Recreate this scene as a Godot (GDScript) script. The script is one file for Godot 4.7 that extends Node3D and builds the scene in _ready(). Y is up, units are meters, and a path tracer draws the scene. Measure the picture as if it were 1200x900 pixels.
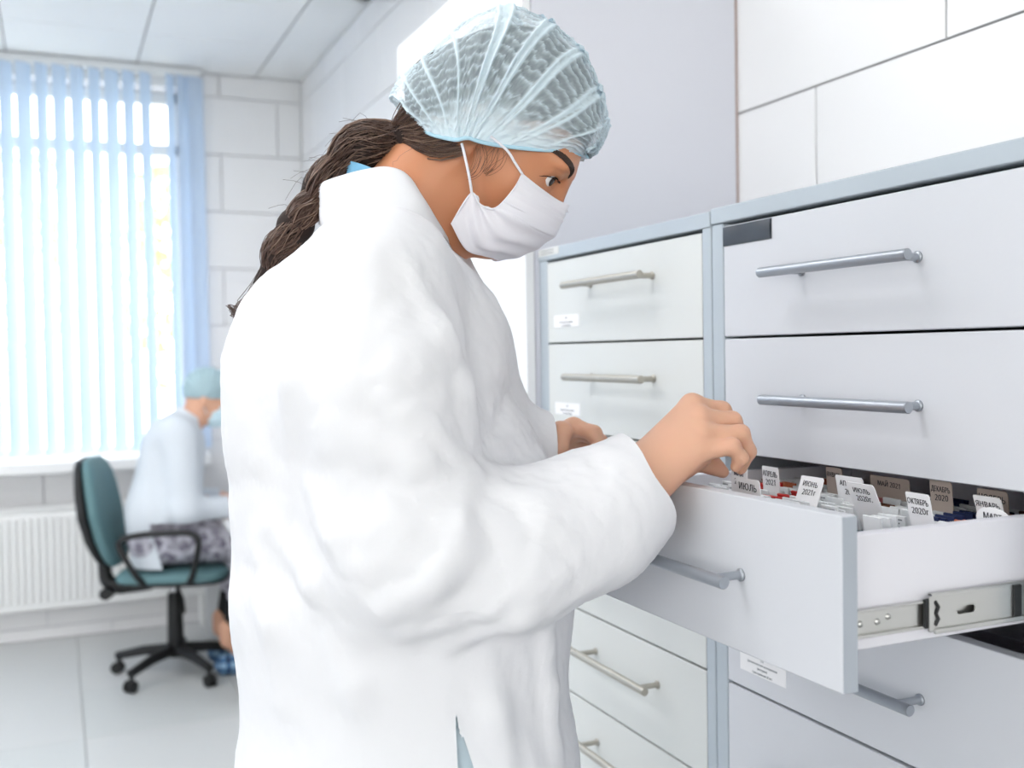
extends Node3D
# A laboratory archive: a woman in a white coat at an open drawer of filed slides, a colleague at the window behind.
var M := {}
var rng := RandomNumberGenerator.new()

func _ready():
	# ---- camera, sky, lamps, exposure
	var cam := Camera3D.new()
	cam.name = "camera"
	cam.position = Vector3(0, 1.395, 0)
	cam.rotation_order = EULER_ORDER_YXZ
	cam.rotation_degrees = Vector3(-1.718, -23.593, -0.950)
	cam.near = 0.05
	cam.far = 200.0
	var lens := CameraAttributesPhysical.new()
	lens.frustum_focal_length = 32.722
	lens.frustum_focus_distance = 1.13
	lens.exposure_aperture = 4.0
	cam.attributes = lens
	add_child(cam)
	cam.fov = 40.2845
	var we := WorldEnvironment.new()
	we.name = "environment"
	var env := Environment.new()
	env.background_mode = Environment.BG_SKY
	var sky := Sky.new()
	var sm := ProceduralSkyMaterial.new()
	sm.sky_top_color = Color(0.955, 0.955, 0.95)
	sm.sky_horizon_color = Color(1.0, 0.985, 0.965)
	sm.ground_bottom_color = Color(0.74, 0.74, 0.70)
	sm.ground_horizon_color = Color(0.94, 0.935, 0.91)
	sm.sun_angle_max = 1.0
	sky.sky_material = sm
	env.sky = sky
	env.background_energy_multiplier = 6.5
	env.tonemap_mode = Environment.TONE_MAPPER_LINEAR
	env.tonemap_exposure = 1.10
	env.sdfgi_enabled = true
	env.ssao_enabled = true
	env.ssil_enabled = true
	we.environment = env
	add_child(we)
	make_materials()
	# ceiling lamps outside the frame, the far row added to brighten the far wall: panel positions in x, z
	for p in [Vector2(-2.15, -3.9), Vector2(-1.2, -3.9), Vector2(-0.25, -3.9), Vector2(-1.5, -2.6), Vector2(-0.1, -2.6), Vector2(-1.5, -1.3), Vector2(-0.1, -1.3)] :
		ceiling_lamp(p)
	build_room()
	build_window()
	build_radiator()
	build_wardrobe()
	build_cabinets()
	build_slides()
	build_desk()
	build_chair()
	build_seated_person()
	build_woman()

func ceiling_lamp(p: Vector2):
	var t := thing("ceiling_lamp", "square white light panel set in the tiled ceiling", "lamp", Vector3(p.x, 2.884, p.y), "ceiling light panels")
	var f := MB.new()
	f.box(Vector3(0, -0.006, 0.30), Vector3(0.62, 0.012, 0.02), 0.002)
	f.box(Vector3(0, -0.006, -0.30), Vector3(0.62, 0.012, 0.02), 0.002)
	f.box(Vector3(0.30, -0.006, 0), Vector3(0.02, 0.012, 0.58), 0.002)
	f.box(Vector3(-0.30, -0.006, 0), Vector3(0.02, 0.012, 0.58), 0.002)
	obj("frame", f, M.white_metal, t)
	var d := MB.new()
	d.box(Vector3(0, -0.004, 0), Vector3(0.58, 0.006, 0.58), 0.0)
	obj("diffuser", d, M.lamp_glow, t)
	var a := AreaLight3D.new()
	a.name = "panel_light"
	a.area_size = Vector2(0.58, 0.58)
	a.area_normalize_energy = true
	a.light_energy = 0.74
	a.light_color = Color(1.0, 0.99, 0.985)
	a.shadow_enabled = true
	a.set("area_range", 12.0)
	a.position = Vector3(0, -0.012, 0)
	a.rotation_degrees = Vector3(-90, 0, 0)
	t.add_child(a)

# ---------------------------------------------------------------- helpers
func thing(called: String, label: String, category: String, at := Vector3.ZERO, group := "", turn := 0.0) -> Node3D:
	var o := Node3D.new()
	o.name = called
	o.position = at
	o.rotation.y = turn
	add_child(o, true)
	tag(o, label, category, group)
	return o

func tag(o: Node, label: String, category: String, group := ""):
	o.set_meta("label", label)
	o.set_meta("category", category)
	if group != "":
		o.set_meta("group", group)

func obj(called: String, mb, mat: Material, parent: Node = self) -> MeshInstance3D:
	var o := MeshInstance3D.new()
	o.name = called
	o.mesh = mb.mesh() if mb is MB else mb
	o.material_override = mat
	parent.add_child(o, true)
	return o

func struct(called: String, mb, mat: Material) -> MeshInstance3D:
	var o := obj(called, mb, mat)
	o.set_meta("kind", "structure")
	return o

class MB:
	var v := PackedVector3Array()
	var n := PackedVector3Array()
	var uv := PackedVector2Array()
	var col := PackedColorArray()
	var ix := PackedInt32Array()
	var tint := Color.WHITE
	var xf := Transform3D.IDENTITY
	var colored := false

	func add(p: Vector3, nn: Vector3, t := Vector2.ZERO) -> int:
		v.append(xf * p)
		n.append((xf.basis * nn).normalized())
		uv.append(t)
		col.append(tint)
		return v.size() - 1

	func tri(a: int, b: int, c: int):
		ix.append(a); ix.append(b); ix.append(c)

	func quad(a: int, b: int, c: int, d: int):   # corners in order round the face; turned so that it faces along its normals
		var f := (v[c] - v[a]).cross(v[d] - v[b])
		var g := n[a] + n[b] + n[c] + n[d]
		if f.dot(g) > 0.0:
			tri(a, c, b); tri(a, d, c)
		else:
			tri(a, b, c); tri(a, c, d)

	func face(p: Array, nn: Vector3, t := Rect2(0, 0, 1, 1)):
		var q := [Vector2(t.position.x, t.end.y), t.end, Vector2(t.end.x, t.position.y), t.position]
		var i := []
		for k in p.size():
			i.append(add(p[k], nn, q[k % 4]))
		if i.size() == 4:
			quad(i[0], i[1], i[2], i[3])
		else:
			tri3(i[0], i[1], i[2])

	func tri3(a: int, b: int, c: int):
		var f := (v[b] - v[a]).cross(v[c] - v[a])
		if f.dot(n[a] + n[b] + n[c]) > 0.0:
			tri(a, c, b)
		else:
			tri(a, b, c)

	func box(c: Vector3, s: Vector3, b := 0.0):
		var h := s * 0.5
		if b <= 0.0:
			for ax in 3:
				for sg in [-1.0, 1.0]:
					var nn := Vector3.ZERO
					nn[ax] = sg
					var u := (ax + 1) % 3
					var w := (ax + 2) % 3
					var p := []
					for k in [Vector2(-1, -1), Vector2(1, -1), Vector2(1, 1), Vector2(-1, 1)]:
						var q := Vector3.ZERO
						q[ax] = sg * h[ax]; q[u] = k.x * h[u]; q[w] = k.y * h[w]
						p.append(c + q)
					face(p, nn)
			return
		b = minf(b, minf(h.x, minf(h.y, h.z)) * 0.9)
		var i := h - Vector3.ONE * b
		for ax in 3:
			var u := (ax + 1) % 3
			var w := (ax + 2) % 3
			for sg in [-1.0, 1.0]:
				var nn := Vector3.ZERO
				nn[ax] = sg
				var p := []
				for k in [Vector2(-1, -1), Vector2(1, -1), Vector2(1, 1), Vector2(-1, 1)]:
					var q := Vector3.ZERO
					q[ax] = sg * h[ax]; q[u] = k.x * i[u]; q[w] = k.y * i[w]
					p.append(c + q)
				face(p, nn)
			for su in [-1.0, 1.0]:
				for sw in [-1.0, 1.0]:
					var p1 := Vector3.ZERO; var p2 := Vector3.ZERO
					var nu := Vector3.ZERO; var nw := Vector3.ZERO
					nu[u] = su; nw[w] = sw
					p1[u] = su * h[u]; p1[w] = sw * i[w]
					p2[u] = su * i[u]; p2[w] = sw * h[w]
					var a1 := p1; var a2 := p1; var b1 := p2; var b2 := p2
					a1[ax] = -i[ax]; a2[ax] = i[ax]; b1[ax] = -i[ax]; b2[ax] = i[ax]
					quad(add(c + a1, nu), add(c + a2, nu), add(c + b2, nw), add(c + b1, nw))
		for sx in [-1.0, 1.0]:
			for sy in [-1.0, 1.0]:
				for sz in [-1.0, 1.0]:
					tri3(add(c + Vector3(sx * h.x, sy * i.y, sz * i.z), Vector3(sx, 0, 0)), add(c + Vector3(sx * i.x, sy * h.y, sz * i.z), Vector3(0, sy, 0)), add(c + Vector3(sx * i.x, sy * i.y, sz * h.z), Vector3(0, 0, sz)))

	func tube(path: Array, radii, sides := 10, caps := true, flat := 1.0, side := Vector3.ZERO):   # flat squeezes the section along one axis
		var t0: Vector3 = (path[1] - path[0]).normalized()
		var nn := side
		if nn == Vector3.ZERO:
			nn = Vector3.UP if absf(t0.y) < 0.9 else Vector3.RIGHT
		nn = (nn - t0 * nn.dot(t0)).normalized()
		var rings := []
		var run := 0.0
		for k in path.size():
			var p: Vector3 = path[k]
			var t: Vector3 = (path[mini(k + 1, path.size() - 1)] - path[maxi(k - 1, 0)]).normalized()
			nn = (nn - t * nn.dot(t)).normalized()
			var bb := t.cross(nn)
			var r: float = radii if (radii is float or radii is int) else radii[k]
			if k > 0:
				run += p.distance_to(path[k - 1])
			var ring := []
			for j in sides + 1:
				var a := TAU * j / sides
				ring.append(add(p + nn * cos(a) * r + bb * sin(a) * r * flat, nn * cos(a) * flat + bb * sin(a), Vector2(float(j) / sides, run)))
			rings.append(ring)
		for k in rings.size() - 1:
			for j in sides:
				quad(rings[k][j], rings[k][j + 1], rings[k + 1][j + 1], rings[k + 1][j])
		if caps:
			for e in [0, rings.size() - 1]:
				var t: Vector3 = (path[1] - path[0]) if e == 0 else (path[e] - path[e - 1])
				t = -t.normalized() if e == 0 else t.normalized()
				var ci := add(path[e], t)
				var rr := []
				for j in sides + 1:
					rr.append(add(xf.affine_inverse() * v[rings[e][j]], t))
				for j in sides:
					tri3(ci, rr[j], rr[j + 1])

	func lathe(prof: Array, sides := 24, axis := Transform3D.IDENTITY):   # prof: Vector2(radius, height)
		var keep := xf
		xf = xf * axis
		var rings := []
		for k in prof.size():
			var d: Vector2 = prof[mini(k + 1, prof.size() - 1)] - prof[maxi(k - 1, 0)]
			var nn := Vector2(d.y, -d.x).normalized()
			var ring := []
			for j in sides + 1:
				var a := TAU * j / sides
				ring.append(add(Vector3(cos(a) * prof[k].x, prof[k].y, sin(a) * prof[k].x), Vector3(cos(a) * nn.x, nn.y, sin(a) * nn.x), Vector2(float(j) / sides, prof[k].y)))
			rings.append(ring)
		for k in rings.size() - 1:
			for j in sides:
				quad(rings[k][j], rings[k][j + 1], rings[k + 1][j + 1], rings[k + 1][j])
		xf = keep

	func ball(c: Vector3, r: Vector3, seg := 16):
		var g := []
		for i in seg / 2 + 1:
			var row := []
			var th := PI * i / (seg / 2)
			for j in seg + 1:
				var ph := TAU * j / seg
				var d := Vector3(sin(th) * cos(ph), cos(th), sin(th) * sin(ph))
				row.append(add(c + d * r, d / r, Vector2(float(j) / seg, float(i) / (seg / 2))))
			g.append(row)
		for i in g.size() - 1:
			for j in seg:
				quad(g[i][j], g[i][j + 1], g[i + 1][j + 1], g[i + 1][j])

	func prism(poly: PackedVector2Array, depth: float, frame: Transform3D):   # outline in the frame's xy, thickness along its z, centred
		var keep := xf
		xf = xf * frame
		var tr := Geometry2D.triangulate_polygon(poly)
		for sg in [-1.0, 1.0]:
			var b := v.size()
			for p in poly:
				add(Vector3(p.x, p.y, sg * depth / 2), Vector3(0, 0, sg), p)
			for k in range(0, tr.size(), 3):
				tri3(b + tr[k], b + tr[k + 1], b + tr[k + 2])
		var cw := Geometry2D.is_polygon_clockwise(poly)
		for k in poly.size():
			var p := poly[k]
			var q := poly[(k + 1) % poly.size()]
			var e := (q - p).normalized()
			var nn := Vector3(e.y, -e.x, 0) * (-1.0 if cw else 1.0)
			quad(add(Vector3(p.x, p.y, -depth / 2), nn), add(Vector3(q.x, q.y, -depth / 2), nn), add(Vector3(q.x, q.y, depth / 2), nn), add(Vector3(p.x, p.y, depth / 2), nn))
		xf = keep

	func sheet(nu: int, nv: int, f: Callable, flip := false):   # f(u, v) -> Vector3, u and v from 0 to 1; normals from the finished sheet
		var b := v.size()
		for i in nu + 1:
			for j in nv + 1:
				add(f.call(float(i) / nu, float(j) / nv), Vector3.UP, Vector2(float(i) / nu, float(j) / nv))
		for i in nu:
			for j in nv:
				var a := b + i * (nv + 1) + j
				if flip:
					tri(a, a + nv + 1, a + 1); tri(a + 1, a + nv + 1, a + nv + 2)
				else:
					tri(a, a + 1, a + nv + 1); tri(a + 1, a + nv + 2, a + nv + 1)
		smooth(b)

	func smooth(from := 0):
		for k in range(from, v.size()):
			n[k] = Vector3.ZERO
		for k in range(0, ix.size(), 3):
			if ix[k] < from:
				continue
			var f := (v[ix[k + 2]] - v[ix[k]]).cross(v[ix[k + 1]] - v[ix[k]])
			n[ix[k]] += f; n[ix[k + 1]] += f; n[ix[k + 2]] += f
		for k in range(from, v.size()):
			n[k] = n[k].normalized() if n[k].length_squared() > 1e-20 else Vector3.UP

	func clip(g: Callable):   # cuts away what has g > 0, along a clean line
		var d := PackedFloat32Array()
		for p in v:
			d.append(g.call(p))
		var cutv := {}
		var out := PackedInt32Array()
		for k in range(0, ix.size(), 3):
			var t := [ix[k], ix[k + 1], ix[k + 2]]
			var inside := 0
			for q in t:
				if d[q] <= 0.0: inside += 1
			if inside == 3:
				out.append_array(t)
			elif inside > 0:
				var poly := []
				for e in 3:
					var a: int = t[e]
					var b: int = t[(e + 1) % 3]
					if d[a] <= 0.0: poly.append(a)
					if (d[a] <= 0.0) != (d[b] <= 0.0):
						var key := mini(a, b) * 10000000 + maxi(a, b)
						if not cutv.has(key):
							var f := d[a] / (d[a] - d[b])
							v.append(v[a].lerp(v[b], f))
							n.append(n[a].lerp(n[b], f).normalized())
							uv.append(uv[a].lerp(uv[b], f))
							col.append(col[a].lerp(col[b], f))
							cutv[key] = v.size() - 1
						poly.append(cutv[key])
				for e in range(1, poly.size() - 1):
					out.append_array([poly[0], poly[e], poly[e + 1]])
		ix = out

	func mesh() -> ArrayMesh:
		var m := ArrayMesh.new()
		var a := []
		a.resize(Mesh.ARRAY_MAX)
		a[Mesh.ARRAY_VERTEX] = v
		a[Mesh.ARRAY_NORMAL] = n
		a[Mesh.ARRAY_TEX_UV] = uv
		if colored:
			a[Mesh.ARRAY_COLOR] = col
		a[Mesh.ARRAY_INDEX] = ix
		m.add_surface_from_arrays(Mesh.PRIMITIVE_TRIANGLES, a)
		return m

static func curve(pts: Array, steps: int) -> Array:   # Catmull-Rom through the points
	var out := []
	for k in pts.size() - 1:
		var a = pts[maxi(k - 1, 0)]
		var b = pts[k]
		var c = pts[k + 1]
		var d = pts[mini(k + 2, pts.size() - 1)]
		for s in steps:
			out.append(b.cubic_interpolate(c, a, d, float(s) / steps))
	out.append(pts[-1])
	return out

static func rod(a: Vector3, b: Vector3, r: float, sides := 12) -> MB:
	var m := MB.new()
	m.tube([a, b], r, sides)
	return m

func std(c: Color, rough := 0.6, metal := 0.0) -> StandardMaterial3D:
	var m := StandardMaterial3D.new()
	m.albedo_color = c
	m.roughness = rough
	m.metallic = metal
	return m

func noise_tex(freq: float, size := 256, seed_ := 1, lo := 0.0, hi := 1.0, octaves := 4, kind := FastNoiseLite.TYPE_SIMPLEX_SMOOTH) -> NoiseTexture2D:
	var t := NoiseTexture2D.new()
	var f := FastNoiseLite.new()
	f.noise_type = kind
	f.frequency = freq
	f.seed = seed_
	f.fractal_octaves = octaves
	t.width = size
	t.height = size
	t.seamless = true
	t.noise = f
	var g := Gradient.new()
	g.set_color(0, Color(lo, lo, lo))
	g.set_color(1, Color(hi, hi, hi))
	t.color_ramp = g
	return t

func relief(m: StandardMaterial3D, freq: float, cm: float, scale := 4.0, seed_ := 3):
	m.heightmap_enabled = true
	m.heightmap_texture = noise_tex(freq, 256, seed_)
	m.heightmap_scale = cm
	m.uv1_triplanar = true
	m.uv1_scale = Vector3.ONE * scale

func make_materials():
	M.white_metal = std(Color(0.90, 0.91, 0.92), 0.45)
	M.lamp_glow = std(Color(0.95, 0.95, 0.95), 0.5)
	M.lamp_glow.emission_enabled = true
	M.lamp_glow.emission = Color(0.97, 0.98, 1.0)
	M.lamp_glow.emission_energy_multiplier = 3.0
	M.tile = std(Color(0.94, 0.94, 0.945), 0.22)
	M.far_grout = std(Color(0.86, 0.86, 0.88), 0.9)
	M.tile_b = std(Color(0.945, 0.945, 0.95), 0.26)
	M.grout = std(Color(0.56, 0.54, 0.55), 0.9)
	M.plaster = std(Color(0.92, 0.93, 0.95), 0.8)
	M.floor_tile = std(Color(0.78, 0.79, 0.79), 0.42)
	M.floor_tile_b = std(Color(0.765, 0.78, 0.78), 0.40)
	M.floor_grout = std(Color(0.62, 0.63, 0.63), 0.9)
	M.ceiling = std(Color(0.965, 0.97, 0.97), 0.9)
	M.front = std(Color(0.825, 0.835, 0.86), 0.42)
	relief(M.front, 0.06, 0.004, 10.0, 5)
	M.front_left = std(Color(0.845, 0.855, 0.85), 0.42)
	relief(M.front_left, 0.06, 0.004, 10.0, 6)
	M.post = std(Color(0.71, 0.75, 0.785), 0.4)
	relief(M.post, 0.05, 0.004, 12.0, 7)
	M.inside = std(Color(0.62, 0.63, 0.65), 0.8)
	M.handle = std(Color(0.66, 0.68, 0.71), 0.36, 0.7)
	M.handle_nickel = std(Color(0.70, 0.685, 0.65), 0.40, 0.7)
	M.zinc = std(Color(0.78, 0.78, 0.77), 0.30, 0.95)
	M.edge_band = std(Color(0.66, 0.69, 0.73), 0.45)
	M.dark_plastic = std(Color(0.09, 0.10, 0.11), 0.5)
	M.paper = std(Color(0.95, 0.95, 0.96), 0.7)
	M.ink = std(Color(0.10, 0.11, 0.18), 0.7)
	M.grey_print = std(Color(0.45, 0.47, 0.50), 0.8)
	M.black_tape = std(Color(0.23, 0.25, 0.28), 0.28)
	M.wardrobe_door = std(Color(0.93, 0.935, 0.945), 0.4)
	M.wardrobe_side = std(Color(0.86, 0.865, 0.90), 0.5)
	M.brown_edge = std(Color(0.70, 0.62, 0.60), 0.6)
	M.sill = std(Color(0.94, 0.945, 0.95), 0.3)
	M.radiator = std(Color(0.96, 0.965, 0.965), 0.35)
	M.blind = std(Color(0.80, 0.855, 0.915), 0.8)
	M.blind.backlight_enabled = true
	M.blind.backlight = Color(0.57, 0.64, 0.74)
	M.glass = std(Color(0.95, 0.98, 1.0, 0.06), 0.02)
	M.glass.transparency = BaseMaterial3D.TRANSPARENCY_ALPHA
	M.desk = std(Color(0.90, 0.91, 0.92), 0.45)
	M.sticker = std(Color(0.86, 0.865, 0.86), 0.7)
	M.bark = std(Color(0.25, 0.2, 0.15), 0.9)
	M.leaf = std(Color(0.60, 0.70, 0.42), 0.6)
	M.leaf.backlight_enabled = true
	M.leaf.backlight = Color(0.6, 0.7, 0.35)

# ---------------------------------------------------------------- the room
const ZF := -5.704     # far wall
const XW := 1.265      # wall behind the cabinets
const TOP := 2.884     # ceiling
const X0 := -3.0
const Z1 := 2.6

func tile_mesh(w: float, h: float, axis: int, cut := 0.0015) -> ArrayMesh:   # a glazed tile of 8 mm: axis 0 faces x, 1 faces y, 2 faces z
	var b := MB.new()
	var t := 0.008
	var s := Vector3(t, h, w) if axis == 0 else (Vector3(w, t, h) if axis == 1 else Vector3(w, h, t))
	b.box(Vector3.ZERO, s, cut)
	return b.mesh()

func tile_rows(parent: Node, axis: int, plane: float, a0: float, a1: float, y0: float, y1: float, first_joint: float, holes: Array, gap := 0.003):
	# running bond of 0.6 x 0.3 tiles; a is the coordinate along the wall; holes are Rect2 (a, y) left free
	var meshes := {}
	var row := 0
	var top := y1
	var line := 2.764
	while top > y0 + 0.02:
		var bot := maxf(line - 0.3 * row, y0) if row > 0 else line
		bot = maxf(bot, y0)
		if bot < top:
			var shift := first_joint + (0.3 if row % 2 == 1 else 0.0)
			var k := floori((a0 - shift) / 0.6)
			while shift + k * 0.6 < a1:
				var l := maxf(shift + k * 0.6, a0)
				var r := minf(shift + (k + 1) * 0.6, a1)
				k += 1
				var cells := [Rect2(l, bot, r - l, top - bot)]
				for hole in holes:
					var next := []
					for c in cells:
						if not c.intersects(hole):
							next.append(c)
							continue
						var i: Rect2 = c.intersection(hole)
						if i.position.x > c.position.x + 0.004: next.append(Rect2(c.position.x, c.position.y, i.position.x - c.position.x, c.size.y))
						if i.end.x < c.end.x - 0.004: next.append(Rect2(i.end.x, c.position.y, c.end.x - i.end.x, c.size.y))
						if i.position.y > c.position.y + 0.004: next.append(Rect2(i.position.x, c.position.y, i.size.x, i.position.y - c.position.y))
						if i.end.y < c.end.y - 0.004: next.append(Rect2(i.position.x, i.end.y, i.size.x, c.end.y - i.end.y))
					cells = next
				for c in cells:
					if c.size.x < 0.02 or c.size.y < 0.02:
						continue
					var key := "%.3f %.3f" % [c.size.x, c.size.y]
					if not meshes.has(key):
						meshes[key] = tile_mesh(c.size.x - gap, c.size.y - gap, axis)
					var o := obj("tile", meshes[key], M.tile if (k + row) % 3 else M.tile_b, parent)
					var m: Vector2 = c.get_center()
					o.position = Vector3(plane, m.y, m.x) if axis == 0 else Vector3(m.x, m.y, plane)
		top = bot
		row += 1

func build_room():
	# far wall, with the window opening; its tiled face stands at ZF
	var w := MB.new()
	var wx0 := -2.3
	var wx1 := 0.68
	var wy0 := 0.88
	var wy1 := 2.80
	w.box(Vector3((wx1 + XW + 0.2) / 2, TOP / 2, ZF - 0.16), Vector3(XW + 0.2 - wx1, TOP + 0.2, 0.30))
	w.box(Vector3((X0 - 0.2 + wx0) / 2, TOP / 2, ZF - 0.16), Vector3(wx0 - X0 + 0.2, TOP + 0.2, 0.30))
	w.box(Vector3((wx0 + wx1) / 2, wy0 / 2 - 0.05, ZF - 0.16), Vector3(wx1 - wx0, wy0 + 0.1, 0.30))
	w.box(Vector3((wx0 + wx1) / 2, (wy1 + TOP + 0.1) / 2, ZF - 0.16), Vector3(wx1 - wx0, TOP + 0.1 - wy1, 0.30))
	var far := struct("wall_far", w, M.far_grout)
	tile_rows(far, 2, ZF - 0.004, -2.0, XW, 0.0, TOP, 0.835, [Rect2(wx0, wy0, wx1 - wx0, wy1 - wy0)], 0.005)
	var r := MB.new()
	r.box(Vector3(XW + 0.11, TOP / 2, (ZF + Z1) / 2), Vector3(0.20, TOP + 0.2, Z1 - ZF + 0.6))
	var right := struct("wall_right", r, M.grout)
	tile_rows(right, 0, XW + 0.004, ZF, 0.6, 0.0, TOP, -1.214 + 0.3, [], 0.003)
	# left wall, outside the frame, with an added window opening for fill light
	var l := MB.new()
	l.box(Vector3(X0 - 0.1, TOP / 2, (ZF - 0.3 + 0.7) / 2), Vector3(0.20, TOP + 0.2, 0.7 - ZF + 0.3))
	l.box(Vector3(X0 - 0.1, TOP / 2, (2.1 + Z1 + 0.3) / 2), Vector3(0.20, TOP + 0.2, Z1 - 1.8))
	l.box(Vector3(X0 - 0.1, 0.375, 1.4), Vector3(0.20, 0.95, 1.4))
	l.box(Vector3(X0 - 0.1, 2.75, 1.4), Vector3(0.20, 0.47, 1.4))
	struct("wall_left", l, M.plaster)
	var lf := MB.new()
	for y in [0.88, 2.485]:
		lf.box(Vector3(X0 - 0.1, y, 1.4), Vector3(0.07, 0.06, 1.4), 0.006)
	for z in [0.73, 2.07]:
		lf.box(Vector3(X0 - 0.1, 1.68, z), Vector3(0.07, 1.66, 0.06), 0.006)
	struct("added_window_3", lf, M.white_metal)
	# wall behind the camera, with a window added for fill light
	var k := MB.new()
	k.box(Vector3((X0 - 0.3 - 2.7) / 2, TOP / 2, Z1 + 0.1), Vector3(0.6, TOP + 0.2, 0.20))
	k.box(Vector3((0.1 + XW + 0.3) / 2, TOP / 2, Z1 + 0.1), Vector3(XW + 0.2, TOP + 0.2, 0.20))
	k.box(Vector3(-1.3, 0.375, Z1 + 0.1), Vector3(2.8, 0.95, 0.20))
	k.box(Vector3(-1.3, 2.75, Z1 + 0.1), Vector3(2.8, 0.47, 0.20))
	struct("wall_near", k, M.plaster)
	var wf := MB.new()
	for y in [0.88, 2.485]:
		wf.box(Vector3(-1.3, y, Z1 + 0.1), Vector3(2.8, 0.06, 0.07), 0.006)
	for x in [-2.67, -1.75, -0.85, 0.07]:
		wf.box(Vector3(x, 1.68, Z1 + 0.1), Vector3(0.06, 1.66, 0.07), 0.006)
	struct("added_window_2", wf, M.white_metal)
	# floor: 0.6 m tiles
	var f := MB.new()
	f.box(Vector3((X0 + XW) / 2, -0.056, (ZF + Z1) / 2), Vector3(XW - X0 + 0.6, 0.10, Z1 - ZF + 0.6))
	var floor_ := struct("floor", f, M.floor_grout)
	var fm := tile_mesh(0.597, 0.597, 1)
	for i in range(-6, 3):
		for j in range(-2, 6):
			var cx := 0.066 + 0.6 * i + 0.3
			var cz := -4.74 + 0.6 * j + 0.3
			if cx - 0.3 < X0 - 0.5 or cz > Z1:
				continue
			var o := obj("tile", fm, M.floor_tile if (i * 7 + j * 3) % 4 else M.floor_tile_b, floor_)
			o.position = Vector3(cx, -0.0042, cz)
	# ceiling: large panels in a thin grid, and a narrow shadow gap along the walls
	var c := MB.new()
	c.box(Vector3((X0 + XW) / 2, TOP + 0.075, (ZF + Z1) / 2), Vector3(XW - X0 + 0.6, 0.12, Z1 - ZF + 0.6))
	var ceil_ := struct("ceiling", c, M.grout)
	var pm := MB.new()
	pm.box(Vector3.ZERO, Vector3(0.594, 0.012, 0.594), 0.003)
	var pmesh := pm.mesh()
	for i in range(-6, 2):
		for j in range(-2, 13):
			var o := obj("panel", pmesh, M.ceiling, ceil_)
			o.position = Vector3(0.425 + 0.6 * i + 0.3, TOP + 0.009, -5.10 + 0.6 * j + 0.3)
	var edge := MB.new()
	edge.box(Vector3(1.145, TOP + 0.009, (ZF + Z1) / 2), Vector3(0.234, 0.012, Z1 - ZF), 0.003)
	obj("panel", edge, M.ceiling, ceil_)

func build_window():
	var wx0 := -2.3
	var wx1 := 0.68
	var wy0 := 0.88
	var wy1 := 2.80
	var fz := ZF - 0.18
	var f := MB.new()
	for y in [wy0 + 0.03, wy1 - 0.03, 2.50]:
		f.box(Vector3((wx0 + wx1) / 2, y, fz), Vector3(wx1 - wx0, 0.06, 0.06), 0.006)
	for x in [wx0 + 0.03, -1.31, -0.32, wx1 - 0.03]:
		f.box(Vector3(x, (wy0 + wy1) / 2, fz), Vector3(0.06, wy1 - wy0, 0.06), 0.006)
	var win := struct("window_1", f, M.white_metal)
	var xs := [wx0 + 0.06, -1.34, -1.28, -0.35, -0.29, wx1 - 0.06]
	for k in [0, 2, 4]:
		for band in [Vector2(wy0 + 0.06, 2.47), Vector2(2.53, wy1 - 0.06)]:
			var g := MB.new()
			g.box(Vector3((xs[k] + xs[k + 1]) / 2, (band.x + band.y) / 2, fz), Vector3(xs[k + 1] - xs[k] + 0.01, band.y - band.x + 0.01, 0.006))
			obj("pane", g, M.glass, win)
	var s := MB.new()
	s.box(Vector3(-0.80, 0.875, ZF + 0.06), Vector3(3.06, 0.062, 0.30), 0.012)
	struct("trim_1", s, M.sill)
	# vertical blind
	var b := thing("vertical_blind", "pale blue vertical blind of turned fabric slats across the window", "blind", Vector3(0, 0, ZF + 0.07))
	var rail := MB.new()
	rail.box(Vector3(-0.80, 2.862, 0.0), Vector3(3.08, 0.04, 0.045), 0.006)
	obj("headrail", rail, M.white_metal, b)
	var sl := MB.new()
	sl.sheet(6, 2, func(u, v): return Vector3((u - 0.5) * 0.089, -v * 1.915, sin(u * PI) * 0.008))
	var slat := sl.mesh()
	for k in 37:
		var o := obj("slat", slat, M.blind, b)
		var x := 0.70 - 0.080 * k
		var turn := 44.0 + 7.0 * sin(k * 2.3)
		if k < 3:
			x = 0.705 - 0.062 * k
			turn = 24.0 + 16.0 * k
		o.position = Vector3(x, 2.842, 0)
		o.rotation_degrees.y = turn
		var hk := obj("hook", rod(Vector3(0, 0, 0), Vector3(0, 0.012, 0), 0.004, 6), M.white_metal, o)
		hk.position = Vector3.ZERO
	# the garden trees outside, out of focus behind the glass
	tree(Vector3(-1.2, -1.0, -13.0), "leafy green tree outside the window, behind the middle slats")
	tree(Vector3(1.9, -1.0, -15.0), "leafy green tree outside, behind the rightmost slats")
	tree(Vector3(-4.6, -1.0, -16.0), "leafy green tree outside, toward the window's far left end")

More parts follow.
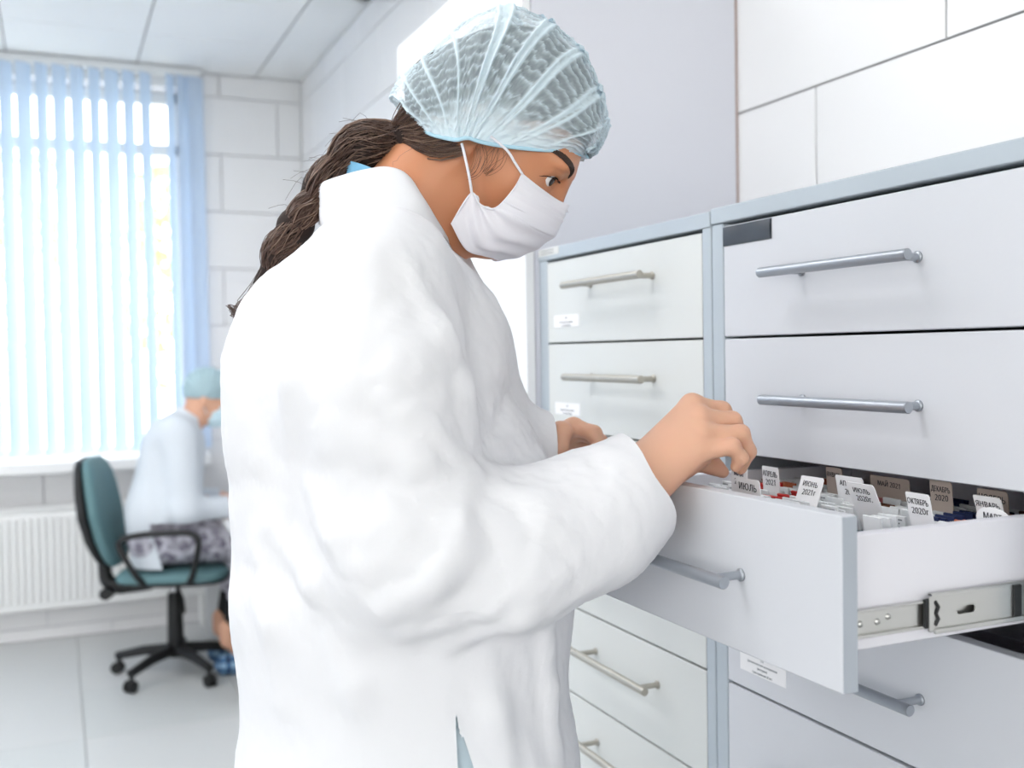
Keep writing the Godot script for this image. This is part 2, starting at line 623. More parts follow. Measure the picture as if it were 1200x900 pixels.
func tree(at: Vector3, which: String):
	var t := thing("tree", which, "tree", at, "trees outside the window")
	var tr := MB.new()
	tr.tube([Vector3(0, 0, 0), Vector3(0.05, 1.5, 0), Vector3(-0.05, 3.0, 0.1), Vector3(0.0, 4.2, 0)], [0.16, 0.12, 0.08, 0.03], 8)
	obj("trunk", tr, M.bark, t)
	var mm := MultiMesh.new()
	mm.transform_format = MultiMesh.TRANSFORM_3D
	var lf := MB.new()
	lf.sheet(3, 2, func(u, v): return Vector3((v - 0.5) * sin(u * PI) * 0.14, 0.02 * sin(u * PI), u * 0.2))
	mm.mesh = lf.mesh()
	mm.instance_count = 700
	for k in 700:
		var d := Vector3(rng.randfn(), rng.randfn(), rng.randfn()).normalized() * pow(rng.randf(), 0.4)
		var p := Vector3(0, 3.6, 0) + d * Vector3(1.5, 1.7, 1.5)
		mm.set_instance_transform(k, Transform3D(Basis.from_euler(Vector3(rng.randf() * TAU, rng.randf() * TAU, rng.randf() * TAU)), p))
	var mi := MultiMeshInstance3D.new()
	mi.name = "foliage"
	mi.multimesh = mm
	mi.material_override = M.leaf
	mi.set_meta("kind", "stuff")
	t.add_child(mi)

func build_radiator():
	var t := thing("radiator", "white ribbed panel radiator on the wall below the window sill", "radiator", Vector3(0, 0, ZF + 0.10))
	var x1 := 0.70
	var x0 := -1.4
	var b := MB.new()
	b.box(Vector3((x0 + x1) / 2, 0.42, -0.02), Vector3(x1 - x0, 0.50, 0.05), 0.01)
	obj("panel", b, M.radiator, t)
	var n := 62
	for k in n:
		var r := MB.new()
		var x := x0 + 0.02 + (x1 - x0 - 0.04) * (k + 0.5) / n
		r.box(Vector3(x, 0.42, 0.012), Vector3(0.021, 0.42, 0.02), 0.008)
		obj("rib", r, M.radiator, t)
	var g := MB.new()
	g.box(Vector3((x0 + x1) / 2, 0.672, -0.02), Vector3(x1 - x0, 0.014, 0.085), 0.005)
	obj("top_grille", g, M.radiator, t)
	obj("pipe", rod(Vector3(x1 - 0.03, 0.17, -0.02), Vector3(x1 - 0.03, 0.0, -0.02), 0.012), M.radiator, t)

func build_wardrobe():
	# tall cupboard left of the drawers: its side panel fills the wall above them
	var z0 := -2.493
	var z1 := -1.7458
	var t := thing("tall_cupboard", "tall white cupboard to the left of the drawer cabinets", "cupboard", Vector3(0, 0, 0))
	var b := MB.new()
	b.box(Vector3((0.813 + XW - 0.002) / 2, 1.076, z0 + 0.009), Vector3(XW - 0.815, 2.153, 0.018), 0.001)
	b.box(Vector3((0.813 + XW - 0.002) / 2, 2.143, (z0 + z1) / 2), Vector3(XW - 0.819, 0.016, z1 - z0 - 0.038), 0.001)
	b.box(Vector3(XW - 0.01, 1.07, (z0 + z1) / 2), Vector3(0.012, 2.12, z1 - z0 - 0.038), 0.001)
	b.box(Vector3((0.813 + XW - 0.002) / 2, 0.05, (z0 + z1) / 2), Vector3(XW - 0.825, 0.098, z1 - z0 - 0.038), 0.001)
	obj("body", b, M.wardrobe_side, t)
	var s := MB.new()
	s.box(Vector3((0.812 + XW) / 2, 1.0765, z1 - 0.009), Vector3(XW - 0.814, 2.153, 0.018), 0.0)
	obj("side_panel", s, M.wardrobe_side, t)
	var e := MB.new()
	e.box(Vector3(XW - 0.0035, 1.0765, z1 + 0.0004), Vector3(0.005, 2.153, 0.0008))
	obj("edge_strip", e, M.brown_edge, t)
	for k in 2:
		var d := MB.new()
		var wd := (z1 - z0) / 2
		d.box(Vector3(0.803, 1.125, z0 + wd * (k + 0.5)), Vector3(0.018, 2.05, wd - 0.003), 0.0015)
		var door := obj("door", d, M.wardrobe_door, t)
		var hz: float = z0 + wd + (0.035 if k == 1 else -0.035)
		var h := MB.new()
		h.tube([Vector3(0.770, 0.98, hz), Vector3(0.770, 1.14, hz)], 0.005, 12)
		h.tube([Vector3(0.770, 1.0, hz), Vector3(0.795, 1.0, hz)], 0.004, 10)
		h.tube([Vector3(0.770, 1.12, hz), Vector3(0.795, 1.12, hz)], 0.004, 10)
		obj("handle", h, M.handle, door)

# ---------------------------------------------------------------- drawer cabinets
const XC := 0.82       # plane of the drawer fronts
const SEAM := 1.4098   # joint below the top drawer
const PITCH := 0.15375

func bar_handle(parent: Node, x: float, y: float, z0: float, z1: float, mat: Material):
	var h := MB.new()
	h.tube([Vector3(x - 0.035, y, z0), Vector3(x - 0.035, y, z0 + 0.0006), Vector3(x - 0.035, y, z1 - 0.0006), Vector3(x - 0.035, y, z1)], [0.0055, 0.0062, 0.0062, 0.0055], 18)
	for z in [z0 + 0.035, z1 - 0.022]:
		h.tube([Vector3(x - 0.035, y, z), Vector3(x, y, z)], 0.0042, 12)
		h.lathe([Vector2(0.0, 0.0), Vector2(0.0062, 0.0), Vector2(0.0062, 0.002), Vector2(0.004, 0.003)], 14, Transform3D(Basis(Vector3(0, 1, 0), Vector3(-1, 0, 0), Vector3(0, 0, 1)), Vector3(x, y, z)))
	obj("handle", h, mat, parent)

func paper_label(parent: Node, x: float, y0: float, y1: float, z0: float, z1: float, lines: Array):
	# printed slip stuck on a front that faces -x: rows of small print (part of the width, height above the slip's foot, letter height)
	var b := MB.new()
	b.box(Vector3(x - 0.0004, (y0 + y1) / 2, (z0 + z1) / 2), Vector3(0.0008, y1 - y0, z1 - z0))
	var o := obj("paper_label", b, M.paper, parent)
	for l in lines:
		var t := TextMesh.new()
		var sf := SystemFont.new()
		sf.font_names = PackedStringArray(["Droid Sans"])
		t.font = sf
		t.text = l[0]
		t.font_size = 16
		t.pixel_size = l[2] / 16.0
		t.depth = 0.0003
		t.curve_step = 4.0
		var m := obj("print", t, M.grey_print, o)
		m.set_meta("kind", "stuff")
		m.position = Vector3(x - 0.0009, y0 + l[1] * (y1 - y0), (z0 + z1) / 2)
		m.rotation_degrees.y = -90

func drawer_front(parent: Node, x: float, y0: float, y1: float, z0: float, z1: float, mat: Material) -> MeshInstance3D:
	var b := MB.new()
	b.box(Vector3(x + 0.0085, (y0 + y1) / 2, (z0 + z1) / 2), Vector3(0.017, y1 - y0 - 0.003, z1 - z0), 0.0016)
	var d := obj("drawer", b, mat, parent)
	for z in [z0 - 0.0002, z1 + 0.0002]:
		var e := MB.new()
		e.box(Vector3(x + 0.0088, (y0 + y1) / 2, z), Vector3(0.0150, y1 - y0 - 0.0055, 0.0006))
		obj("edge_band", e, M.edge_band, d)
	return d

func carcass(t: Node3D, z0: float, z1: float, pl: float, pr: float, top: float):
	# z0..z1 the whole unit, posts pl and pr wide left and right
	var p := MB.new()
	p.box(Vector3(XC + 0.012, 0.78, z0 + pl / 2), Vector3(0.024, 1.565, pl - 0.0008), 0.002)
	obj("post", p, M.post, t)
	var q := MB.new()
	q.box(Vector3(XC + 0.012, 0.78, z1 - pr / 2), Vector3(0.024, 1.565, pr - 0.0008), 0.002)
	obj("post", q, M.post, t)
	var c := MB.new()
	c.box(Vector3((XC + XW) / 2 - 0.001, top - 0.011, (z0 + z1) / 2), Vector3(XW - XC - 0.002 + 0.004, 0.022, z1 - z0 - 0.0008), 0.002)
	obj("top", c, M.post, t)
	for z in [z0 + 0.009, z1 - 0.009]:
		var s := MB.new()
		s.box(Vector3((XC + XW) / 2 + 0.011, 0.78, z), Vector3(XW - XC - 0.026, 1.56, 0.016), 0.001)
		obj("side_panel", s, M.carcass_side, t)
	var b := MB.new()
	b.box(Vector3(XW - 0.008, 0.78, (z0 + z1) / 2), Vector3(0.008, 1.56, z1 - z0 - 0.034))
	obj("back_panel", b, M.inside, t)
	var base := MB.new()
	base.box(Vector3((XC + XW) / 2 + 0.02, 0.03, (z0 + z1) / 2), Vector3(XW - XC - 0.06, 0.06, z1 - z0 - 0.04))
	obj("plinth", base, M.post, t)

func tray(d: Node, x0: float, x1: float, y0: float, y1: float, z0: float, z1: float):
	var b := MB.new()
	for z in [z0 + 0.006, z1 - 0.006]:
		b.box(Vector3((x0 + x1) / 2, (y0 + y1) / 2, z), Vector3(x1 - x0, y1 - y0, 0.012), 0.0016)
	b.box(Vector3((x0 + x1) / 2, y0 + 0.004, (z0 + z1) / 2), Vector3(x1 - x0, 0.008, z1 - z0 - 0.02))
	b.box(Vector3(x1 - 0.006, (y0 + y1) / 2, (z0 + z1) / 2), Vector3(0.012, y1 - y0 - 0.006, z1 - z0 - 0.025), 0.0012)
	b.box(Vector3(x0 + 0.004, (y0 + y1) / 2, (z0 + z1) / 2), Vector3(0.008, y1 - y0 - 0.004, z1 - z0 - 0.025), 0.0012)
	obj("tray", b, M.tray, d)

func build_cabinets():
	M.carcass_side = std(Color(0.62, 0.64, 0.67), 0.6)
	M.tray = std(Color(0.88, 0.88, 0.91), 0.45)
	# left unit
	var z0 := -1.745
	var z1 := -1.1955
	var t := thing("drawer_cabinet", "white drawer cabinet with grey frame between the tall cupboard and the open drawer", "cabinet")
	carcass(t, z0, z1, 0.034, 0.0225, 1.582)
	var lines := [["СТО", 0.74, 0.0042], ["Цитологические исследования", 0.40, 0.0036], ["за отчётный период", 0.12, 0.0036]]
	for k in 9:
		var yt := SEAM + PITCH if k == 0 else SEAM - PITCH * (k - 1)
		var yb := SEAM - PITCH * k
		if k == 0:
			yt = 1.5565
		if yb < 0.06:
			break
		var d := drawer_front(t, XC, yb, yt, -1.711, -1.2185, M.front_left)
		var ym := (SEAM + PITCH * 0.5) - PITCH * k + 0.0005
		bar_handle(d, XC, ym + 0.019, -1.579, -1.326, M.handle_nickel)
		if k < 3:
			paper_label(d, XC, yb + 0.0285, yb + 0.0495, -1.684, -1.588, lines)
	var st := MB.new()
	st.box(Vector3(XC - 0.0005 - 0.002, 1.5745, -1.699), Vector3(0.0012, 0.013, 0.082))
	var sticker := obj("sticker", st, M.sticker, t)
	for k in 2:
		var s2 := MB.new()
		s2.box(Vector3(XC - 0.0034, 1.5770 - 0.005 * k, -1.702), Vector3(0.0004, 0.0014, 0.05))
		obj("print", s2, M.grey_print, sticker)
	# right unit with the third drawer pulled out
	z0 = -1.195
	z1 = -0.6555
	var u := thing("drawer_cabinet", "white drawer cabinet with grey frame whose third drawer is pulled open", "cabinet")
	carcass(u, z0, z1, 0.027, 0.027, 1.5848)
	for k in 9:
		var yt := SEAM - PITCH * (k - 1)
		var yb := SEAM - PITCH * k
		if k == 0:
			yt = 1.5595
		if yb < 0.06:
			break
		var open := k == 2
		var x := 0.596 if open else XC
		var zl := -1.1595 if open else -1.1672
		var d := drawer_front(u, x, yb, yt, zl, -0.6855, M.front)
		var ym := (SEAM + PITCH * 0.5) - PITCH * k
		bar_handle(d, x, ym, -1.0435, -0.8030, M.handle)
		if open:
			tray(d, x + 0.0165, x + 0.42, 1.134, 1.2345, -1.147, -0.700)
			rail(d)
			paper_label(d, x, 1.1295, 1.1570, -1.136, -1.0435, [["Гистологический архив", 0.62, 0.0042], ["стёкла", 0.36, 0.0042], ["Срок хранения 20 лет", 0.10, 0.0042]])
		else:
			tray(d, x + 0.0165, x + 0.40, yb + 0.03, yt - 0.022, -1.147, -0.700)
		if k == 3:
			paper_label(d, x, 0.9735, 1.0010, -1.138, -1.0445, [["СТО", 0.76, 0.0036], ["Цитологические исследования", 0.55, 0.0042], ["(материал)", 0.34, 0.0040], ["Срок хранения 20 лет", 0.12, 0.0040]])
		if k == 0:
			var bt := MB.new()
			bt.box(Vector3(XC - 0.0006, 1.5438, -1.1155), Vector3(0.0012, 0.0255, 0.1025), 0.0004)
			var tape := obj("tape_label", bt, M.black_tape, d)
			var hm := MB.new()
			hm.sheet(16, 6, func(a, b): return Vector3(XC - 0.0016 - 0.0012 * sin(b * PI) * (0.6 + 0.4 * sin(a * 9.0)), 1.5325 + 0.0225 * b, -1.165 + 0.099 * a))
			obj("film", hm, M.black_tape, tape)
	# the empty runners of the cabinet for the pulled-out drawer
	for z in [-1.158, -0.692]:
		var b := MB.new()
		b.box(Vector3(1.03, 1.157, z), Vector3(0.40, 0.030, 0.006), 0.001)
		obj("runner", b, M.zinc, u)

func rail(d: Node):
	# ball-bearing slide on the near side of the open drawer
	var z := -0.6995
	var a := MB.new()
	a.box(Vector3(0.720, 1.1585, z + 0.0015), Vector3(0.212, 0.0225, 0.003), 0.0006)
	a.box(Vector3(0.720, 1.1475, z + 0.0035), Vector3(0.212, 0.0030, 0.006), 0.0008)
	a.box(Vector3(0.720, 1.1695, z + 0.0035), Vector3(0.212, 0.0020, 0.006), 0.0006)
	var r := obj("slide_rail", a, M.zinc, d)
	for x in [0.625, 0.644, 0.656]:
		var s := MB.new()
		s.lathe([Vector2(0.0001, 0.0022), Vector2(0.0020, 0.0018), Vector2(0.0030, 0.0)], 12, Transform3D(Basis(Vector3(1, 0, 0), Vector3(0, 0, 1), Vector3(0, -1, 0)), Vector3(x, 1.158 + (0.003 if x > 0.65 else 0.0), z + 0.003)))
		obj("screw", s, M.zinc, d)
	# wider middle member, with a slot, its curled lips above and below, and the plastic ball cage
	var m := MB.new()
	var slot := PackedVector2Array()
	for k in 20:
		var t := TAU * k / 20
		slot.append(Vector2(0.741 + (0.0075 if cos(t) > 0 else -0.0075) + 0.0036 * cos(t), 1.159 + 0.0036 * sin(t)))
	var outer := PackedVector2Array([Vector2(0.7015, 1.1445), Vector2(0.86, 1.1445), Vector2(0.86, 1.1745), Vector2(0.7015, 1.1745)])
	var cut := PackedVector2Array()   # outline with a bridge to the slot
	cut.append_array(outer)
	cut.append(outer[0])
	var start := 10
	for k in 21:
		cut.append(slot[(start - k + 40) % 20])
	m.prism(cut, 0.0014, Transform3D(Basis.IDENTITY, Vector3(0, 0, z + 0.0082)))
	for sgn in [-1.0, 1.0]:
		var lip := []
		for k in 7:
			var t := PI * k / 6
			lip.append(Vector2(z + 0.0082 - 0.0026 + 0.0026 * cos(t), 1.1595 + sgn * (0.0150 + 0.0022 * sin(t))))
		m.sheet(6, 1, func(a, b): var q: Vector2 = lip[int(round(a * 6))]; return Vector3(lerpf(0.7015, 0.86, b), q.y, q.x))
	m.box(Vector3(0.781, 1.1437, z + 0.0100), Vector3(0.158, 0.0045, 0.0035), 0.001)
	var mid := obj("slide_member", m, M.zinc, d)
	var cage := MB.new()
	cage.box(Vector3(0.6985, 1.1595, z + 0.0065), Vector3(0.010, 0.026, 0.004), 0.001)
	cage.tube([Vector3(0.7035, 1.1490, z + 0.0095), Vector3(0.7075, 1.1545, z + 0.0095), Vector3(0.7045, 1.1595, z + 0.0095), Vector3(0.7075, 1.1650, z + 0.0095), Vector3(0.7035, 1.1700, z + 0.0095)], 0.0017, 8)
	obj("ball_cage", cage, M.dark_plastic, d)
	var tab := MB.new()
	tab.box(Vector3(0.7000, 1.1595, z + 0.0088), Vector3(0.006, 0.031, 0.002), 0.0008)
	obj("end_tab", tab, M.zinc, d)
	var stop := MB.new()
	stop.box(Vector3(0.803, 1.160, z + 0.0095), Vector3(0.010, 0.030, 0.004), 0.001)
	obj("end_stop", stop, M.dark_plastic, d)

# ---------------------------------------------------------------- what is filed in the open drawer
func card(words: Array, label: String, xt: float, yt: float, z0: float, z1: float, lean: float, round_top := false, size := 0.0085, mat: Material = null, height := 0.098):
	var t := thing("divider_card", label, "card", Vector3(xt, yt, (z0 + z1) / 2), "month divider cards in the open drawer")
	t.rotation_degrees.z = lean
	var w := z1 - z0
	var b := MB.new()
	var poly := PackedVector2Array()
	var frame := Transform3D(Basis(Vector3(0, 0, 1), Vector3(0, 1, 0), Vector3(-1, 0, 0)), Vector3.ZERO)
	if round_top:
		poly.append(Vector2(-w / 2, -height)); poly.append(Vector2(w / 2, -height))
		for k in 13:
			var a := PI * k / 12
			poly.append(Vector2(w / 2 * cos(a), -0.011 + 0.011 * sin(a)))
	else:
		for q in [Vector2(-w / 2, -height), Vector2(w / 2, -height), Vector2(w / 2, -0.0025), Vector2(w / 2 - 0.002, 0), Vector2(-w / 2 + 0.001, 0), Vector2(-w / 2, -0.0015)]:
			poly.append(q)
	b.prism(poly, 0.0009, frame)
	obj("board", b, mat if mat else M.paper, t)
	for k in words.size():
		var tm := TextMesh.new()
		var sf := SystemFont.new()
		sf.font_names = PackedStringArray(["Droid Sans"])
		tm.font = sf
		tm.text = words[k]
		tm.font_size = 20
		tm.pixel_size = size / 20.0
		tm.depth = 0.0003
		tm.curve_step = 3.0
		var o := obj("lettering", tm, M.ink, t)
		o.set_meta("kind", "stuff")
		o.position = Vector3(-0.0007, -0.0088 - size * 1.12 * k, 0.001 * (k - 0.5))
		o.rotation_degrees = Vector3(0, -90, 0)
		o.rotate_object_local(Vector3(0, 0, 1), deg_to_rad(-2.0 + 3.0 * k))
		o.scale = Vector3(minf(1.0, w * 0.86 / maxf(0.001, tm.get_aabb().size.x)), 1, 1)

func build_slides():
	var shade_toned := std(Color(0.80, 0.74, 0.70), 0.8)  # card colour browned to stand in for the shade inside the cabinet
	card(["ИЮЛЬ"], "white card with a bold month name just behind the drawer front, beside the fingers", 0.664, 1.2585, -0.927, -0.886, 6.0, false, 0.0105)
	card(["МАЙ", "2021"], "white month card that the fingers are holding", 0.712, 1.262, -1.003, -0.972, 2.0)
	card(["АПРЕЛЬ", "2021"], "upright white card marked with a spring month and 2021, standing before the dark gap", 0.80, 1.2500, -1.062, -1.030, 4.0, false, 0.0095)
	card(["ИЮНЬ", "2021г"], "white card with a June heading, leaning back to the right above the red label ends", 0.777, 1.2500, -0.958, -0.920, -19.0)
	card(["АПРЕЛЬ", "2021"], "shaded card with a spring month, right behind the backward leaning June card", 0.818, 1.2490, -0.950, -0.906, 10.0)
	card(["ИЮЛЬ", "2020г."], "tall white card leaning forward, the longest one beside the drawer front's corner", 0.780, 1.2500, -0.890, -0.848, 24.0, false, 0.0085, null, 0.108)
	card(["ОКТЯБРЬ", "2020г"], "plain white card marked for October, right of the printed blue label", 0.775, 1.2500, -0.798, -0.767, 13.0)
	card(["ЯНВАРЬ", "2021"], "white card with thick black letters behind the round topped card", 0.830, 1.2470, -0.765, -0.732, 20.0)
	card(["МАРТ", "2021"], "white card with a rounded top, rightmost of the cards in the drawer", 0.815, 1.2400, -0.748, -0.708, 8.0, true)
	card(["ЯНВАРЬ"], "shade-tinted card deep in the drawer behind the two spring month cards", 0.858, 1.2500, -1.013, -0.985, 4.0, false, 0.008, shade_toned)
	card(["МАЙ 2021"], "long low shade-tinted card deep inside, behind the tall forward leaning card", 0.880, 1.2440, -0.962, -0.900, 5.0, false, 0.008, shade_toned)
	card(["ДЕКАБРЬ", "2020"], "shade-tinted card with crowded black letters under the cabinet edge, behind October", 0.860, 1.2510, -0.850, -0.820, 5.0, false, 0.0085, shade_toned)
	card(["НОЯБРЬ"], "shade-tinted card at the back right, partly behind the thick lettered white card", 0.872, 1.2470, -0.798, -0.760, 6.0, false, 0.010, shade_toned)
	# glass slides, one mesh of each kind, set in rows that run into the drawer
	var glass := std(Color(0.70, 0.76, 0.80), 0.18)
	var kinds := []
	var cols := [["white", Color(0.93, 0.94, 0.95)], ["red", Color(0.78, 0.16, 0.14)], ["dark blue", Color(0.10, 0.16, 0.34)], ["pink", Color(0.85, 0.55, 0.55)], ["orange", Color(0.76, 0.42, 0.28)], ["brown", Color(0.50, 0.33, 0.24)]]
	for c in cols:
		kinds.append(std(c[1], 0.55))
	var bm := MB.new()
	bm.box(Vector3(0, 0.038, 0), Vector3(0.0012, 0.076, 0.026), 0.0003)
	var body_mesh := bm.mesh()
	var lm := MB.new()
	lm.box(Vector3(0, 0.0625, 0), Vector3(0.0030, 0.0275, 0.0263), 0.0005)
	var label_mesh := lm.mesh()
	var tm := MB.new()
	tm.sheet(8, 8, func(a, b): return Vector3(-0.0008, 0.012 + 0.03 * a, (b - 0.5) * 0.02 * (0.7 + 0.3 * sin(a * PI))))
	var tissue_mesh := tm.mesh()
	var pm := MB.new()
	for r in 5:
		pm.box(Vector3(-0.0016, 0.0725 - 0.004 * r, -0.002 * (r % 2)), Vector3(0.0002, 0.0012, 0.018 - 0.004 * (r % 3)))
	var print_mesh := pm.mesh()
	var stain := std(Color(0.62, 0.55, 0.72), 0.5)
	var blue_print := std(Color(0.45, 0.60, 0.85), 0.7)
	rng.seed = 11
	var first := true
	var count := 0
	for row in 12:
		var z := -1.124 + 0.0362 * row
		var x := 0.632 + rng.randf() * 0.02
		if row >= 7:   # the near rows begin further in
			x = [0.815, 0.762, 0.80, 0.785, 0.79][row - 7] + rng.randf() * 0.01
		var run := 0
		var kind := 0
		var lean := rng.randf_range(-4, 12)
		while x < 0.925 and count < 296:
			if run == 0:
				run = rng.randi_range(2, 6)
				kind = 0 if rng.randf() < 0.70 else rng.randi_range(1, 5)
				lean = clampf(lean + rng.randf_range(-6, 6), -6, 15)
				if rng.randf() < 0.12:
					x += 0.012
			run -= 1
			var t := thing("glass_slide", "thin upright glass microscope slide with a %s label end, filed in the open drawer" % cols[kind][0], "slide", Vector3(x + sin(deg_to_rad(lean)) * 0.07, 1.1425 + rng.randf_range(0.0, 0.006), z + rng.randf_range(-0.001, 0.001)), "slides with a %s label end" % cols[kind][0])
			t.rotation_degrees.z = lean
			obj("pane", body_mesh, glass, t)
			var lb := obj("label_end", label_mesh, kinds[kind], t)
			if kind == 0 and run == 0:
				obj("print", print_mesh, blue_print if count % 3 == 0 else M.grey_print, lb)
				obj("specimen", tissue_mesh, stain, t)
			count += 1
			x += rng.randf_range(0.0085, 0.0125)

func build_desk():
	# white worktop at the window, seen past the woman's back
	var t := thing("desk", "white laboratory desk in front of the seated colleague", "desk", Vector3(0, 0, 0))
	var top := MB.new()
	top.box(Vector3(0.945, 0.682, -4.78), Vector3(0.60, 0.028, 1.15), 0.004)
	obj("desk_top", top, M.desk, t)
	for z in [-4.225, -5.335]:
		var s := MB.new()
		s.box(Vector3(0.945, 0.334, z), Vector3(0.58, 0.668, 0.022), 0.002)
		obj("side_panel", s, M.desk, t)
	var b := MB.new()
	b.box(Vector3(1.22, 0.40, -4.78), Vector3(0.018, 0.53, 1.08), 0.002)
	obj("back_panel", b, M.desk, t)
	# a microscope stands on it
	var m := thing("microscope", "dark microscope on the white desk before the seated colleague", "microscope", Vector3(0.93, 0.696, -4.72))
	var base := MB.new()
	base.box(Vector3(0.02, 0.02, 0), Vector3(0.20, 0.04, 0.16), 0.01)
	obj("base", base, M.dark_plastic, m)
	var arm := MB.new()
	arm.tube(curve([Vector3(0.09, 0.03, 0), Vector3(0.11, 0.14, 0), Vector3(0.09, 0.25, 0), Vector3(0.02, 0.30, 0)], 6), 0.022, 10)
	obj("arm", arm, M.white_metal, m)
	var tubes := MB.new()
	tubes.tube([Vector3(0.02, 0.28, 0.03), Vector3(-0.08, 0.36, 0.035)], 0.014, 12)
	tubes.tube([Vector3(0.02, 0.28, -0.03), Vector3(-0.08, 0.36, -0.035)], 0.014, 12)
	obj("eyepiece", tubes, M.dark_plastic, m)
	var st := MB.new()
	st.box(Vector3(0.0, 0.13, 0), Vector3(0.14, 0.014, 0.13), 0.003)
	st.tube([Vector3(0.0, 0.27, 0), Vector3(0.0, 0.15, 0)], [0.02, 0.012], 12)
	obj("stage", st, M.dark_plastic, m)

func build_chair():
	# swivel chair: origin on the floor under its column, facing +x
	var t := thing("swivel_chair", "black and teal swivel chair under the seated colleague by the window", "chair", Vector3(0.458, 0, -4.80), "", deg_to_rad(-18.0))
	var teal := std(Color(0.36, 0.50, 0.52), 0.6)
	var black := std(Color(0.055, 0.06, 0.068), 0.5)
	var chrome := std(Color(0.75, 0.75, 0.76), 0.2, 1.0)
	var base := MB.new()
	base.lathe([Vector2(0.001, 0.135), Vector2(0.030, 0.135), Vector2(0.036, 0.120), Vector2(0.040, 0.085), Vector2(0.001, 0.080)], 18)
	for k in 5:
		var a := deg_to_rad(72.0 * k + 48.0)
		var d := Vector3(cos(a), 0, sin(a))
		base.tube([d * 0.02 + Vector3(0, 0.115, 0), d * 0.15 + Vector3(0, 0.105, 0), d * 0.275 + Vector3(0, 0.078, 0)], [0.026, 0.022, 0.018], 10)
	obj("star_base", base, black, t)
	for k in 5:
		var a := deg_to_rad(72.0 * k + 48.0)
		var d := Vector3(cos(a), 0, sin(a))
		var side := Vector3(-sin(a), 0, cos(a))
		var c := MB.new()
		for s in [-1.0, 1.0]:
			var q: Vector3 = d * 0.272 + Vector3(0, 0.0265, 0) + side * 0.014 * s
			c.lathe([Vector2(0.001, -0.009), Vector2(0.020, -0.009), Vector2(0.0265, -0.005), Vector2(0.0265, 0.005), Vector2(0.020, 0.009), Vector2(0.001, 0.009)], 16, Transform3D(Basis(d, side, d.cross(side)), q))
		c.tube([d * 0.262 + Vector3(0, 0.078, 0), d * 0.266 + Vector3(0, 0.03, 0)], 0.010, 8)
		obj("caster", c, black, t)
	var col := MB.new()
	col.lathe([Vector2(0.001, 0.10), Vector2(0.038, 0.10), Vector2(0.030, 0.35), Vector2(0.028, 0.365), Vector2(0.001, 0.367)], 18)
	obj("column", col, black, t)
	obj("gas_lift", rod(Vector3(0, 0.36, 0), Vector3(0, 0.42, 0), 0.014), chrome, t)
	var lever := MB.new()
	lever.tube([Vector3(0.02, 0.40, 0.03), Vector3(0.06, 0.36, 0.12), Vector3(0.07, 0.31, 0.16)], [0.007, 0.007, 0.010], 8)
	obj("lever", lever, black, t)
	var mech := MB.new()
	mech.box(Vector3(-0.02, 0.415, 0), Vector3(0.22, 0.025, 0.14), 0.008)
	mech.tube(curve([Vector3(-0.10, 0.41, 0), Vector3(-0.22, 0.40, 0), Vector3(-0.285, 0.43, 0), Vector3(-0.295, 0.52, 0)], 5), [0.03, 0.03, 0.03, 0.03, 0.03, 0.034, 0.036, 0.036, 0.036, 0.034, 0.032, 0.03, 0.028, 0.028, 0.028, 0.028], 10)
	mech.tube([Vector3(-0.27, 0.385, -0.06), Vector3(-0.27, 0.385, 0.09)], 0.026, 12)
	obj("tilt_mechanism", mech, black, t)
	var seat := MB.new()
	seat.sheet(20, 20, func(u, v): return cushion(u, v, Vector3(0.02, 0.465, 0), Vector3(0.235, 0.030, 0.23), 0.0))
	obj("seat", seat, teal, t)
	var pan := MB.new()
	pan.sheet(16, 16, func(u, v): return cushion(u, v, Vector3(0.02, 0.443, 0), Vector3(0.232, 0.018, 0.225), 0.0))
	obj("seat_pan", pan, black, t)
	# back: a tall padded shell, leaning away from the sitter, slightly turned toward us
	var bb := Basis.from_euler(Vector3(0, 0, deg_to_rad(15.0)))
	var bk := MB.new()
	bk.xf = Transform3D(bb, Vector3(-0.290, 0.735, 0))
	bk.sheet(20, 20, func(u, v): return back_pad(u, v, 0.030, 0.012))
	obj("backrest", bk, teal, t)
	var sh := MB.new()
	sh.xf = Transform3D(bb, Vector3(-0.325, 0.732, 0))
	sh.sheet(20, 20, func(u, v): return back_pad(u, v, 0.028, 0.0))
	obj("back_shell", sh, black, t)
	for s in [-1.0, 1.0]:
		var ar := MB.new()
		var z: float = 0.255 * s
		var p := [Vector3(0.11, 0.45, z * 0.86), Vector3(0.135, 0.50, z), Vector3(0.16, 0.615, z), Vector3(0.145, 0.655, z), Vector3(0.09, 0.668, z), Vector3(-0.06, 0.665, z), Vector3(-0.145, 0.648, z), Vector3(-0.160, 0.61, z), Vector3(-0.10, 0.50, z), Vector3(-0.075, 0.45, z * 0.86)]
		ar.tube(curve(p, 4), 0.0135, 10)
		obj("armrest", ar, black, t)

func cushion(u: float, v: float, c: Vector3, h: Vector3, _r: float) -> Vector3:
	var th := PI * u - PI / 2
	var ph := TAU * v
	var pw := func(a: float, e: float): return signf(a) * pow(absf(a), e)
	return c + Vector3(h.x * pw.call(cos(th), 0.35) * pw.call(cos(ph), 0.42), h.y * pw.call(sin(th), 0.7), h.z * pw.call(cos(th), 0.35) * pw.call(sin(ph), 0.42))

func back_pad(u: float, v: float, thick: float, bulge: float) -> Vector3:
	var th := PI * u - PI / 2
	var ph := TAU * v
	var pw := func(a: float, e: float): return signf(a) * pow(absf(a), e)
	var y: float = 0.245 * pw.call(cos(th), 0.4) * pw.call(sin(ph), 0.62)
	var z: float = (0.205 - 0.03 * absf(y) / 0.24) * pw.call(cos(th), 0.4) * pw.call(cos(ph), 0.5)
	var x: float = thick * pw.call(sin(th), 0.8) + bulge * cos(y * 8.0) + 0.35 * z * z - 0.02 * cos(y * 9.0 + 0.6)
	return Vector3(x, y, z)

